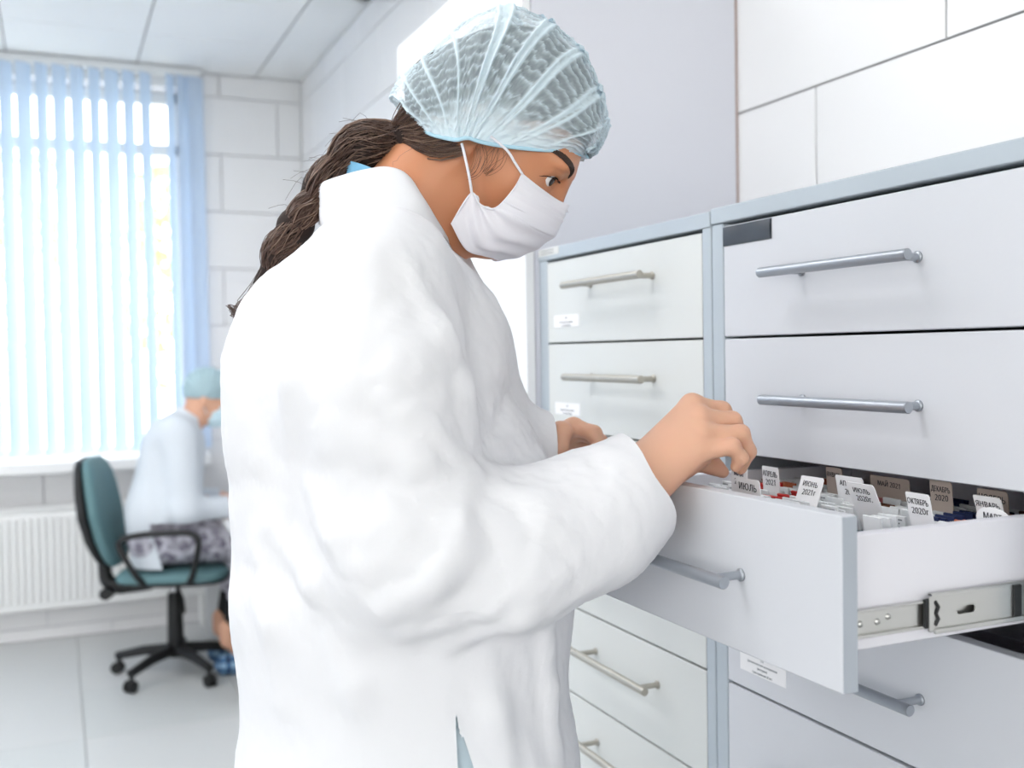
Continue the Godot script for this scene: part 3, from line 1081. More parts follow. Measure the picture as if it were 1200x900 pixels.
# ---------------------------------------------------------------- soft shapes: tapered limbs and ellipsoids joined smoothly, meshed as surface nets
class Soft:
	var kind := PackedInt32Array()     # 0 tapered capsule, 1 ellipsoid
	var op := PackedInt32Array()       # 0 join, 1 cut
	var pa := PackedVector3Array()
	var pb := PackedVector3Array()
	var ra := PackedFloat32Array()
	var rb := PackedFloat32Array()
	var kk := PackedFloat32Array()
	var inv := []                      # ellipsoid: world to unit axes
	var lo := Vector3.ONE * 1e9
	var hi := Vector3.ONE * -1e9

	func grow(p: Vector3, r: float):
		lo = lo.min(p - Vector3.ONE * r)
		hi = hi.max(p + Vector3.ONE * r)

	func limb(a: Vector3, b: Vector3, r0: float, r1: float, k := 0.03, cut := 0):
		kind.append(0); op.append(cut); pa.append(a); pb.append(b); ra.append(r0); rb.append(r1); kk.append(k); inv.append(null)
		if cut == 0:
			grow(a, r0 + 0.02); grow(b, r1 + 0.02)

	func chain(pts: Array, radii: Array, k := 0.02):
		for i in pts.size() - 1:
			limb(pts[i], pts[i + 1], radii[i], radii[i + 1], k)

	func egg(c: Vector3, r: Vector3, turn := Vector3.ZERO, k := 0.03, cut := 0):   # turn in degrees
		var b := Basis.from_euler(turn * PI / 180.0)
		kind.append(1); op.append(cut); pa.append(c); pb.append(r); ra.append(minf(r.x, minf(r.y, r.z))); rb.append(maxf(r.x, maxf(r.y, r.z))); kk.append(k); inv.append(b.transposed())
		if cut == 0:
			grow(c, rb[-1] + 0.02)

	func one(i: int, p: Vector3) -> float:
		if kind[i] == 0:
			var a := pa[i]
			var d := pb[i] - a
			var q := p - a
			var h := clampf(q.dot(d) / maxf(d.length_squared(), 1e-12), 0.0, 1.0)
			return (q - d * h).length() - lerpf(ra[i], rb[i], h)
		var q: Vector3 = inv[i] * (p - pa[i])
		var r := pb[i]
		var s := q / r
		var k0 := s.length()
		if k0 < 1e-6:
			return -ra[i]
		var k1 := (s / r).length()
		return k0 * (k0 - 1.0) / k1

	func at(p: Vector3, use: PackedInt32Array) -> float:
		var d := 1e3
		for i in use:
			var e := one(i, p)
			var k := kk[i]
			if op[i] == 0:
				var h := k - absf(d - e)
				d = minf(d, e) - (h * h * 0.25 / k if h > 0.0 else 0.0)
			else:
				var h := k - absf(d + e)
				d = maxf(d, -e) + (h * h * 0.25 / k if h > 0.0 else 0.0)
		return d

	func all() -> PackedInt32Array:
		return PackedInt32Array(range(kind.size()))

	func net(out: MB, cell: float, keep = null):
		const B := 6
		var start := out.v.size()
		var span := cell * B
		var nb := Vector3i(((hi - lo) / span).ceil())
		var every := all()
		var half := span * 0.5 * 1.7321
		var id := {}
		var quads := PackedInt64Array()    # cell keys, four per quad
		var N := B + 1
		var val := PackedFloat32Array()
		val.resize(N * N * N)
		var W := 4096
		for bx in nb.x:
			for by in nb.y:
				for bz in nb.z:
					var o := lo + Vector3(bx, by, bz) * span
					var mid := o + Vector3.ONE * span * 0.5
					var use := PackedInt32Array()
					for i in every:
						var e := one(i, mid)
						if kind[i] == 1:
							e *= 0.6
						if e < half + 1.7 * kk[i] + 0.002:
							use.append(i)
					if use.is_empty():
						continue
					var fm := at(mid, use)
					if absf(fm) > half * 1.5 + 0.012:
						continue
					var n := 0
					var anyp := false
					var anyn := false
					for x in N:
						for y in N:
							for z in N:
								var f := at(o + Vector3(x, y, z) * cell, use)
								val[n] = f
								n += 1
								if f < 0.0: anyn = true
								else: anyp = true
					if not (anyp and anyn):
						continue
					for x in B:
						for y in B:
							for z in B:
								var c0 := (x * N + y) * N + z
								var m := 0
								var acc := Vector3.ZERO
								var cnt := 0
								# twelve edges of the cell
								for e in 12:
									var ax := e >> 2
									var u := (e & 1)
									var w := (e >> 1) & 1
									var p0 := Vector3i(0, u, w) if ax == 0 else (Vector3i(u, 0, w) if ax == 1 else Vector3i(u, w, 0))
									var st := N * N if ax == 0 else (N if ax == 1 else 1)
									var i0 := c0 + (p0.x * N + p0.y) * N + p0.z
									var f0 := val[i0]
									var f1 := val[i0 + st]
									if (f0 < 0.0) != (f1 < 0.0):
										var q := Vector3(p0)
										q[ax] += f0 / (f0 - f1)
										acc += q
										cnt += 1
								if cnt == 0:
									continue
								var gx := bx * B + x
								var gy := by * B + y
								var gz := bz * B + z
								var key := (gx * W + gy) * W + gz
								id[key] = out.add(o + (Vector3(x, y, z) + acc / cnt) * cell, Vector3.UP)
								# edges that start at this cell's first corner
								var f00 := val[c0] < 0.0
								if f00 != (val[c0 + N * N] < 0.0):
									var a := [key - W - 1, key - 1, key, key - W]
									if not f00: a.reverse()
									quads.append_array(a)
								if f00 != (val[c0 + N] < 0.0):
									var a := [key - W * W - 1, key - W * W, key, key - 1]
									if not f00: a.reverse()
									quads.append_array(a)
								if f00 != (val[c0 + 1] < 0.0):
									var a := [key - W * W - W, key - W, key, key - W * W]
									if not f00: a.reverse()
									quads.append_array(a)
		for q in range(0, quads.size(), 4):
			for e in 4:   # a cell at a block's border that its own block took for empty
				var key := quads[q + e]
				if not id.has(key):
					var gz := key % W
					var gy := (key / W) % W
					var gx := key / (W * W)
					id[key] = out.add(lo + (Vector3(gx, gy, gz) + Vector3.ONE * 0.5) * cell, Vector3.UP)
			var a: int = id[quads[q]]
			var b: int = id[quads[q + 1]]
			var c: int = id[quads[q + 2]]
			var d: int = id[quads[q + 3]]
			if keep != null and not keep.call((out.v[a] + out.v[b] + out.v[c] + out.v[d]) * 0.25):
				continue
			out.tri(a, c, b)
			out.tri(a, d, c)
		out.smooth(start)

# ---------------------------------------------------------------- the woman at the drawer; her own axes: x ahead, y up, z to her right
func surf(s: Soft, p: Vector3, use: PackedInt32Array, from := 0.42) -> Vector3:   # the point of a soft shape met going inward from her right side
	var q := Vector3(p.x, p.y, from)
	for k in 60:
		var d := s.at(q, use)
		if d < 0.0005 or q.z < -0.3:
			break
		q.z -= d * 0.8
	return q

func patch(grid: Array, nu: int, nv: int, bump = null) -> MB:   # smooth sheet through a grid of points
	var cols := []
	for row in grid:
		cols.append(curve(row, nv))
	var m := MB.new()
	var full := []
	for j in cols[0].size():
		var line := []
		for r in cols:
			line.append(r[j])
		full.append(curve(line, nu))
	var ni: int = full.size()
	var nj: int = full[0].size()
	for i in ni:
		for j in nj:
			var p: Vector3 = full[i][j]
			m.add(p, Vector3.UP, Vector2(float(i) / (ni - 1), float(j) / (nj - 1)))
	for i in ni - 1:
		for j in nj - 1:
			var a := i * nj + j
			m.tri(a, a + 1, a + nj); m.tri(a + 1, a + nj + 1, a + nj)
	m.smooth()
	if bump != null:
		for k in m.v.size():
			m.v[k] += m.n[k] * float(bump.call(m.uv[k]))
		m.smooth()
	return m

func strands(m: MB, guide: Array, n: int, r0: float, r1: float, thick: float, spread_end := 0.0):
	# n hairs along a guide, scattered over its round section
	var pts := curve(guide, 5)
	for k in n:
		var a := rng.randf() * TAU
		var rr := sqrt(rng.randf())
		var wob := rng.randf() * 6.0
		var path := []
		var lo_ := rng.randf() * 0.12
		var hi_: float = 1.0 - rng.randf() * 0.10
		var steps := 9
		for i in steps:
			var f := lerpf(lo_, hi_, float(i) / (steps - 1)) * (pts.size() - 1)
			var b := mini(int(f), pts.size() - 2)
			var p: Vector3 = pts[b].lerp(pts[b + 1], f - b)
			var t: Vector3 = (pts[b + 1] - pts[b]).normalized()
			var sd := t.cross(Vector3(0, 0, 1)).normalized()
			var up := t.cross(sd)
			var g := f / (pts.size() - 1)
			var rad := lerpf(r0, r1, g) * (0.75 + 0.5 * sin(g * PI)) * rr + spread_end * g * g * rng.randf()
			var ang := a + 0.7 * g + 0.25 * sin(wob + g * 5.0)
			path.append(p + sd * cos(ang) * rad + up * sin(ang) * rad)
		m.tube(path, thick * rng.randf_range(0.7, 1.2), 3, false)

func build_woman():
	var t := thing("person", "woman in a white coat, blue hair cap and white mask, leaning over the open drawer", "person", Vector3(0.3641, 0, -1.1505), "", deg_to_rad(-18.6))
	var skin := std(Color(0.865, 0.675, 0.57), 0.48)
	skin.subsurf_scatter_enabled = true
	skin.subsurf_scatter_strength = 0.12
	skin.vertex_color_use_as_albedo = true
	relief(skin, 0.12, 0.006, 24.0, 21)
	var cloth := std(Color(0.935, 0.94, 0.958), 0.75)
	cloth.backlight_enabled = true
	cloth.backlight = Color(0.5, 0.5, 0.5)
	relief(cloth, 0.09, 0.006, 14.0, 22)
	var blue := std(Color(0.50, 0.74, 0.88), 0.8)
	var trouser := std(Color(0.80, 0.87, 0.91), 0.85)
	# ---- head frame: looking down and very slightly away
	var hb := Basis.from_euler(Vector3(0, deg_to_rad(-13.0), 0)) * Basis.from_euler(Vector3(0, 0, deg_to_rad(-40.0)))
	hb = hb * Basis.from_scale(Vector3.ONE * 1.015)
	var head := Transform3D(hb, Vector3(0.0873, 1.6354, 0.0660) - hb * Vector3(0, 0, 0.072))
	var hi_ := head.affine_inverse()
	# ---- body: one surface of head and neck, hands and what the clothes cover
	var body := MB.new()
	var h := Soft.new()
	h.egg(Vector3(-0.004, 0.036, 0), Vector3(0.084, 0.080, 0.071), Vector3.ZERO, 0.02)
	h.egg(Vector3(0.036, 0.018, 0), Vector3(0.062, 0.074, 0.061), Vector3.ZERO, 0.03)
	h.egg(Vector3(0.044, -0.028, 0), Vector3(0.050, 0.058, 0.052), Vector3.ZERO, 0.03)
	for s in [-1.0, 1.0]:
		h.limb(Vector3(0.004, -0.045, 0.047 * s), Vector3(0.062, -0.078, 0.014 * s), 0.018, 0.018, 0.03)
		h.egg(Vector3(0.054, -0.016, 0.046 * s), Vector3(0.026, 0.018, 0.016), Vector3.ZERO, 0.025)
		h.egg(Vector3(0.083 if s > 0 else 0.078, 0.031, 0.024 * s), Vector3(0.014, 0.009, 0.026), Vector3(0, 25 * s, 0), 0.02)
	h.egg(Vector3(0.074, -0.078, 0), Vector3(0.018, 0.016, 0.022), Vector3.ZERO, 0.02)
	h.limb(Vector3(0.093, 0.020, 0), Vector3(0.109, -0.020, 0), 0.0075, 0.0095, 0.014)
	for s in [-1.0, 1.0]:
		h.egg(Vector3(0.100, -0.025, 0.010 * s), Vector3(0.010, 0.008, 0.008), Vector3.ZERO, 0.008)
		h.egg(Vector3(0.099, 0.011, 0.033 * s), Vector3(0.018, 0.0115, 0.020), Vector3(0, 18 * s, 0), 0.010, 1)
		h.egg(Vector3(0.077, 0.011, 0.031 * s), Vector3(0.0138, 0.0138, 0.0142), Vector3.ZERO, 0.004)
		h.limb(Vector3(0.105, 0.0105, 0.0265 * s), Vector3(0.090, 0.0098, 0.050 * s), 0.0082, 0.0076, 0.002, 1)
		h.chain([Vector3(0.0895, 0.0085, 0.0165 * s), Vector3(0.0925, 0.0190, 0.024 * s), Vector3(0.0912, 0.0218, 0.033 * s), Vector3(0.0842, 0.0180, 0.042 * s), Vector3(0.0755, 0.0075, 0.0475 * s)], [0.0022, 0.0028, 0.0030, 0.0028, 0.0022], 0.004)
		h.chain([Vector3(0.0895, 0.0080, 0.0165 * s), Vector3(0.0895, 0.0014, 0.026 * s), Vector3(0.0855, 0.0000, 0.036 * s), Vector3(0.0760, 0.0065, 0.0475 * s)], [0.0020, 0.0024, 0.0024, 0.0020], 0.005)
		h.egg(Vector3(-0.006, -0.006, 0.073 * s), Vector3(0.018, 0.031, 0.0075), Vector3(8 * s, -18 * s, 12), 0.008)
		h.egg(Vector3(0.004, -0.004, 0.081 * s), Vector3(0.008, 0.014, 0.006), Vector3(0, -18 * s, 12), 0.004, 1)
		h.egg(Vector3(0.002, -0.034, 0.070 * s), Vector3(0.009, 0.010, 0.006), Vector3.ZERO, 0.008)
	h.chain([Vector3(-0.030, -0.020, 0), hi_ * Vector3(0.0391, 1.5927, 0.0000), hi_ * Vector3(0.0012, 1.5385, 0.0000), hi_ * Vector3(-0.0124, 1.4881, 0.0000)], [0.056, 0.052, 0.058, 0.07], 0.03)
	h.limb(hi_ * Vector3(0.1010, 1.5555, 0.0000), hi_ * Vector3(0.0372, 1.5412, 0.0000), 0.018, 0.030, 0.05)
	var hset := h.all()
	body.colored = true
	body.tint = Color(0.82, 0.61, 0.45)
	body.xf = head
	h.net(body, 0.0032)
	body.xf = Transform3D.IDENTITY
	body.tint = Color(1, 1, 1)
	right_hand(body)
	left_hand(body)
	var inner := Soft.new()
	inner.limb(Vector3(-0.0148, 1.4587, 0.0900), Vector3(-0.0207, 1.4690, -0.0900), 0.045, 0.045, 0.03)
	inner.chain([Vector3(-0.0198, 1.4590, 0.0000), Vector3(-0.0212, 1.2930, 0.0000), Vector3(-0.0007, 1.0950, 0.0000)], [0.085, 0.09, 0.11], 0.05)
	inner.chain([Vector3(-0.0179, 1.4522, 0.1300), Vector3(0.0068, 1.2148, 0.2000), Vector3(0.1885, 1.2347, 0.1650), Vector3(0.2270, 1.2539, 0.1480)], [0.040, 0.036, 0.028, 0.025], 0.01)
	inner.chain([Vector3(0.0050, 1.4704, -0.1200), Vector3(0.0726, 1.2541, -0.1650), Vector3(0.1549, 1.2520, -0.1120)], [0.040, 0.034, 0.025], 0.01)
	inner.net(body, 0.016)
	obj("body", body, skin, t)
	# ---- eyes, brows, lashes
	for s in [-1.0, 1.0]:
		var e := MB.new()
		e.xf = head
		e.ball(Vector3(0.0805, 0.0105, 0.031 * s), Vector3.ONE * 0.0122, 24)
		var eye := obj("eye", e, std(Color(0.93, 0.92, 0.92), 0.12), t)
		var gaze := Vector3(0.95, 0.02, 0.24 * s).normalized()
		var i := MB.new()
		i.xf = head
		var c: Vector3 = Vector3(0.0805, 0.0105, 0.031 * s)
		var up := gaze.cross(Vector3(0, 0, 1)).normalized()
		var fr := Basis(up, gaze, up.cross(gaze))
		i.lathe([Vector2(0.0057, 0.01095), Vector2(0.0045, 0.0117), Vector2(0.0022, 0.01235), Vector2(0.0001, 0.0125)], 20, Transform3D(fr, c))
		obj("iris", i, std(Color(0.14, 0.09, 0.07), 0.06), eye)
		var b := MB.new()
		b.xf = head
		for k in 420:
			var f := rng.randf()
			if s < 0:
				f = lerpf(0.70, 1.0, f)
			var w: float = rng.randf_range(-1.0, 1.0) * lerpf(0.0044, 0.0010, pow(f, 1.4))
			var pts := []
			for part in 3:
				var g: float = f + 0.10 * part
				var y: float = 0.0285 + 0.0105 * sin(minf(g, 1.15) * 2.1) - 0.003 * g + w + 0.0006 * part
				var z: float = lerpf(0.015, 0.054, g)
				var dir := Vector3(0.85, 0.0, 0.15 + 0.55 * g).normalized()
				var q := Vector3(0.06, y, z * 0.75) + dir * 0.07
				for st in 40:
					var dd := h.at(q, hset)
					if dd < 0.0004 + 0.0006 * (part % 2):
						break
					q -= dir * dd * 0.8
				q.z *= s
				pts.append(q)
			b.tube(pts, [0.00045, 0.0005, 0.0002], 3, false)
		obj("eyebrow", b, std(Color(0.24, 0.17, 0.14), 0.7), t)
		var l := MB.new()
		l.xf = head
		for k in 34:
			var f := float(k) / 33
			var root := Vector3(0.0925, 0.0160, 0.023).bezier_interpolate(Vector3(0.0950, 0.0188, 0.029), Vector3(0.088, 0.0178, 0.038), Vector3(0.0765, 0.0075, 0.0475), f)
			var d := Vector3(0.9, -0.35, 0.35 + 0.9 * f).normalized() * (0.006 + 0.003 * f)
			root.z *= s; d.z *= s
			l.tube([root, root + d * 0.5 + Vector3(0, -0.0008, 0), root + d + Vector3(0, 0.0006, 0)], [0.0004, 0.0003, 0.0001], 3, false)
		obj("eyelashes", l, std(Color(0.06, 0.045, 0.04), 0.6), t)
	woman_hair(t, head)
	woman_cap(t, head)
	woman_mask(t, head)
	# ---- coat
	var s := Soft.new()
	s.limb(Vector3(-0.0118, 1.4775, 0.1150), Vector3(-0.0104, 1.4948, -0.1150), 0.068, 0.068, 0.04)
	s.limb(Vector3(-0.0588, 1.3881, 0.0700), Vector3(-0.0626, 1.3871, -0.0700), 0.124, 0.112, 0.05)
	s.limb(Vector3(-0.0360, 1.2798, 0.0600), Vector3(-0.0390, 1.2677, -0.0600), 0.150, 0.145, 0.06)
	s.limb(Vector3(0.0371, 1.4070, 0.0400), Vector3(0.0450, 1.4082, -0.0850), 0.085, 0.085, 0.05)
	s.limb(Vector3(0.0766, 1.2546, 0.0300), Vector3(0.0819, 1.2409, -0.0850), 0.086, 0.082, 0.05)
	s.limb(Vector3(-0.0003, 1.1265, 0.0500), Vector3(-0.0023, 1.1033, -0.0500), 0.188, 0.18, 0.06)
	s.limb(Vector3(0.0017, 0.9374, 0.0550), Vector3(-0.0003, 0.8937, -0.0550), 0.188, 0.18, 0.06)
	s.limb(Vector3(-0.0019, 0.6521, 0.0600), Vector3(-0.0044, 0.5744, -0.0600), 0.200, 0.19, 0.06)
	s.limb(Vector3(0.0593, 1.3838, -0.0900), Vector3(0.0941, 1.2870, -0.1000), 0.072, 0.078, 0.04)
	# sleeves
	s.chain([Vector3(-0.0249, 1.4557, 0.1450), Vector3(-0.0172, 1.3499, 0.1800), Vector3(0.0068, 1.2116, 0.2050)], [0.078, 0.080, 0.083], 0.035)
	s.chain([Vector3(0.0068, 1.2116, 0.2050), Vector3(0.1122, 1.2037, 0.1900), Vector3(0.1884, 1.2243, 0.1650), Vector3(0.2229, 1.2420, 0.1500), Vector3(0.2443, 1.2562, 0.1420), Vector3(0.2579, 1.2651, 0.1380), Vector3(0.2955, 1.2835, 0.1260)], [0.082, 0.076, 0.068, 0.058, 0.049, 0.0440, 0.042], 0.02)
	s.chain([Vector3(0.0102, 1.4709, -0.1300), Vector3(0.0820, 1.2529, -0.1750), Vector3(0.1717, 1.2631, -0.1050), Vector3(0.2035, 1.2734, -0.0900)], [0.078, 0.066, 0.042, 0.040], 0.04)
	folds(s)
	var coat := MB.new()
	var cuff := Vector3(0.2466, 1.2612, 0.1400)
	var cuff_n := Vector3(0.88, 0.44, -0.16).normalized()
	var cuff2 := Vector3(0.1745, 1.2711, -0.1000)
	var cuff2_n := Vector3(1.0, -0.10, -0.18).normalized()
	var neck_c := Vector3(0.0113, 1.5608, 0.0000)
	var neck_n := Vector3(0.55, 0.83, 0).normalized()
	var slit := Vector3(0.0478, 1.0764, 0.2000)
	var hem := Vector3(-0.0036, 0.6944, 0.0000)
	s.net(coat, 0.0056)
	crumple(coat)
	gathers(coat, Vector3(0.0654, 1.2783, 0.2000), 4.0, 0.0052, 0.22)
	gathers(coat, Vector3(0.0607, 1.3820, 0.2000), 3.2, 0.0030, 0.20)
	gathers(coat, Vector3(-0.0953, 1.2793, 0.2000), 3.0, 0.0030, 0.20)
	coat.clip(func(p):
		var g: float = hem.y - p.y
		g = maxf(g, minf((p - cuff).dot(cuff_n) + 0.003 * sin(p.y * 90.0), 0.13 - p.distance_to(cuff)))
		g = maxf(g, minf((p - cuff2).dot(cuff2_n), 0.09 - p.distance_to(cuff2) + 0.02))
		g = maxf(g, minf((p - neck_c).dot(neck_n), 0.12 - p.distance_to(neck_c)))
		g = maxf(g, minf(p.z - 0.05, minf(slit.x - 0.005 + (slit.y - p.y) * 0.30 - p.x, p.x - slit.x - (slit.y - p.y) * 0.03)))
		return g)
	coat.smooth()
	obj("coat", coat, cloth, t)
	# rolled edge of the cuff
	woman_collar(t, cloth, blue)
	# ---- trousers and shoes under the coat
	var tr := Soft.new()
	tr.limb(Vector3(0.0088, 1.0662, 0.0400), Vector3(0.0079, 1.0436, -0.0400), 0.11, 0.11, 0.05)
	for z in [0.085, -0.085]:
		var hip := Vector3(0.0076, 1.0151, 0.0000)
		var foot := Vector3(hip.x - 0.03, 0.07, 0)
		tr.chain([Vector3(hip.x + 0.03, hip.y, z * 1.2), Vector3(hip.x + 0.01, 0.48, z), Vector3(foot.x, 0.09, z)], [0.112, 0.080, 0.06], 0.03)
	var trm := MB.new()
	tr.net(trm, 0.014)
	obj("trousers", trm, trouser, t)
	for z in [0.085, -0.085]:
		var x: float = Vector3(0.0076, 1.0151, 0.0000).x - 0.03
		var sh := Soft.new()
		sh.limb(Vector3(x - 0.03, 0.045, z), Vector3(x + 0.13, 0.034, z), 0.040, 0.034, 0.02)
		sh.limb(Vector3(x, 0.05, z), Vector3(x, 0.10, z), 0.04, 0.045, 0.02)
		var shm := MB.new()
		sh.net(shm, 0.009)
		obj("shoe", shm, std(Color(0.9, 0.9, 0.9), 0.5), t)

func snap(s: Soft, p: Vector3, use: PackedInt32Array, off := 0.0) -> Vector3:   # the nearest point of a soft shape
	for k in 4:
		var d := s.at(p, use)
		var e := 0.0006
		var g := Vector3(s.at(p + Vector3(e, 0, 0), use) - d, s.at(p + Vector3(0, e, 0), use) - d, s.at(p + Vector3(0, 0, e), use) - d)
		p -= g.normalized() * (d - off)
	return p

func crumple(m: MB):   # thin nonwoven cloth: flat facets between sharp creases
	var a := FastNoiseLite.new()
	a.seed = 5
	a.frequency = 5.0
	a.fractal_type = FastNoiseLite.FRACTAL_NONE
	var b := FastNoiseLite.new()
	b.seed = 9
	b.frequency = 11.0
	b.fractal_type = FastNoiseLite.FRACTAL_NONE
	var c := FastNoiseLite.new()
	c.seed = 12
	c.frequency = 26.0
	c.fractal_type = FastNoiseLite.FRACTAL_NONE
	for k in m.v.size():
		var p := m.v[k]
		var q := Vector3(p.x * 0.9 + p.y * 0.5, p.y * 0.55 - p.x * 0.2, p.z * 0.8)
		var f := 0.0034 * (0.3 - absf(a.get_noise_3dv(q))) + 0.0024 * (0.3 - absf(b.get_noise_3dv(q))) + 0.0010 * (0.3 - absf(c.get_noise_3dv(q)))
		f += 0.0007 * (0.3 - absf(c.get_noise_3d(p.y * 2.1 + 5.0, p.x * 2.1, p.z * 2.1)))
		m.v[k] = p + m.n[k] * f
	m.smooth()

func gathers(m: MB, c: Vector3, k: float, amount: float, reach: float):   # folds that run out from a bend of the cloth on her near side
	var nz := FastNoiseLite.new()
	nz.seed = 31
	nz.frequency = 9.0
	for i in m.v.size():
		var p := m.v[i]
		if m.n[i].z < -0.1 or p.z < 0.0:
			continue
		var d := Vector2(p.x - c.x, p.y - c.y)
		var r := d.length()
		if r > reach:
			continue
		var a := atan2(d.y, d.x)
		var w := smoothstep(0.01, 0.05, r) * (1.0 - smoothstep(reach * 0.45, reach, r)) * smoothstep(-0.1, 0.3, m.n[i].z)
		m.v[i] = p + m.n[i] * amount * w * (absf(sin(a * k + 1.6 * nz.get_noise_3dv(p) + 2.0 * nz.get_noise_1d(r * 0.7))) - 0.6)
	m.smooth()

func folds(s: Soft):
	# ridges of the loose cloth: start, end, thickness, how far the ridge's axis lies under the surface
	var use := s.all()
	var list := [
		[Vector3(-0.0152, 1.1702, 0.2000), Vector3(0.0745, 1.2317, 0.2000), 0.010, 0.007], [Vector3(0.0072, 1.1479, 0.2000), Vector3(0.1487, 1.1935, 0.2000), 0.011, 0.008], [Vector3(0.0396, 1.1284, 0.2000), Vector3(0.1820, 1.1781, 0.2000), 0.009, 0.007],
		[Vector3(0.0245, 1.1977, 0.2000), Vector3(0.0654, 1.2783, 0.2000), 0.010, 0.007],
		[Vector3(-0.0326, 1.1955, 0.2000), Vector3(-0.0754, 1.2706, 0.2000), 0.009, 0.007], [Vector3(-0.0092, 1.3506, 0.2000), Vector3(0.0590, 1.2875, 0.2000), 0.009, 0.008], [Vector3(-0.0222, 1.3101, 0.2000), Vector3(0.0522, 1.2737, 0.2000), 0.009, 0.008],
		[Vector3(-0.0895, 1.4654, 0.2000), Vector3(-0.0969, 1.2793, 0.2000), 0.010, 0.010], [Vector3(0.0151, 1.4725, 0.2000), Vector3(0.0644, 1.3615, 0.2000), 0.009, 0.008],
		[Vector3(-0.1204, 1.2312, 0.2000), Vector3(-0.0339, 1.1338, 0.2000), 0.009, 0.009], [Vector3(-0.1367, 1.2154, 0.2000), Vector3(-0.1123, 1.0588, 0.2000), 0.009, 0.009], [Vector3(-0.0660, 1.1474, 0.2000), Vector3(-0.0199, 1.0212, 0.2000), 0.010, 0.010],
		[Vector3(0.0765, 1.1085, 0.2000), Vector3(0.0952, 0.9903, 0.2000), 0.009, 0.008], [Vector3(0.1392, 1.1227, 0.2000), Vector3(0.1472, 0.9876, 0.2000), 0.008, 0.008],
	]
	var found := []
	for f in list:
		found.append([surf(s, f[0], use), surf(s, f[1], use)])
	for k in list.size():
		var r: float = list[k][2]
		var dz: float = list[k][3]
		var a: Vector3 = found[k][0] - Vector3(0, 0, dz)
		var b: Vector3 = found[k][1] - Vector3(0, 0, dz)
		var mid: Vector3 = surf(s, Vector3((a.x + b.x) / 2, (a.y + b.y) / 2, 0.2), use) - Vector3(0, 0, dz * 0.7)
		s.limb(a - Vector3(0, 0, r * 0.4), mid, r * 0.5, r * 0.8, 0.022)
		s.limb(mid, b - Vector3(0, 0, r * 0.4), r * 0.8, r * 0.5, 0.022)

func right_hand(body: MB):
	var h := Soft.new()
	var wrist := Vector3(0.2485, 1.2665, 0.1400)
	var index := Vector3(0.3117, 1.3352, 0.1050)
	var middle := Vector3(0.3137, 1.3226, 0.1250)
	var ring := Vector3(0.3121, 1.3067, 0.1400)
	var little := Vector3(0.3065, 1.2890, 0.1500)
	h.chain([Vector3(0.2221, 1.2473, 0.1500), wrist], [0.027, 0.0245], 0.02)
	h.limb(wrist + Vector3(0.004, 0.010, -0.012), index, 0.019, 0.0125, 0.018)
	h.limb(wrist, middle, 0.020, 0.0120, 0.018)
	h.limb(wrist + Vector3(0.002, -0.004, 0.006), ring, 0.019, 0.0115, 0.018)
	h.limb(wrist + Vector3(0.004, -0.012, 0.008), little, 0.018, 0.0115, 0.018)
	h.limb(wrist + Vector3(0.012, -0.010, -0.014), Vector3(0.3182, 1.2804, 0.1100), 0.020, 0.013, 0.018)
	h.chain([index, Vector3(0.3482, 1.3282, 0.0920), Vector3(0.3644, 1.3059, 0.0850), Vector3(0.3619, 1.2833, 0.0830)], [0.0115, 0.0092, 0.0080, 0.0066], 0.007)
	h.chain([middle, Vector3(0.3532, 1.3183, 0.1130), Vector3(0.3667, 1.2963, 0.1050), Vector3(0.3623, 1.2728, 0.1000)], [0.0115, 0.0094, 0.0082, 0.0068], 0.006)
	h.chain([ring, Vector3(0.3558, 1.3061, 0.1340), Vector3(0.3658, 1.2864, 0.1280), Vector3(0.3598, 1.2676, 0.1200)], [0.0110, 0.0092, 0.0080, 0.0066], 0.005)
	h.chain([little, Vector3(0.3411, 1.2945, 0.1520), Vector3(0.3515, 1.2817, 0.1500), Vector3(0.3466, 1.2724, 0.1450)], [0.0105, 0.0084, 0.0072, 0.0058], 0.005)
	h.chain([wrist + Vector3(0.02, -0.008, -0.026), Vector3(0.3133, 1.2718, 0.0780), Vector3(0.3428, 1.2666, 0.0720), Vector3(0.3537, 1.2589, 0.0740)], [0.015, 0.0112, 0.0090, 0.0070], 0.009)
	h.net(body, 0.0024)

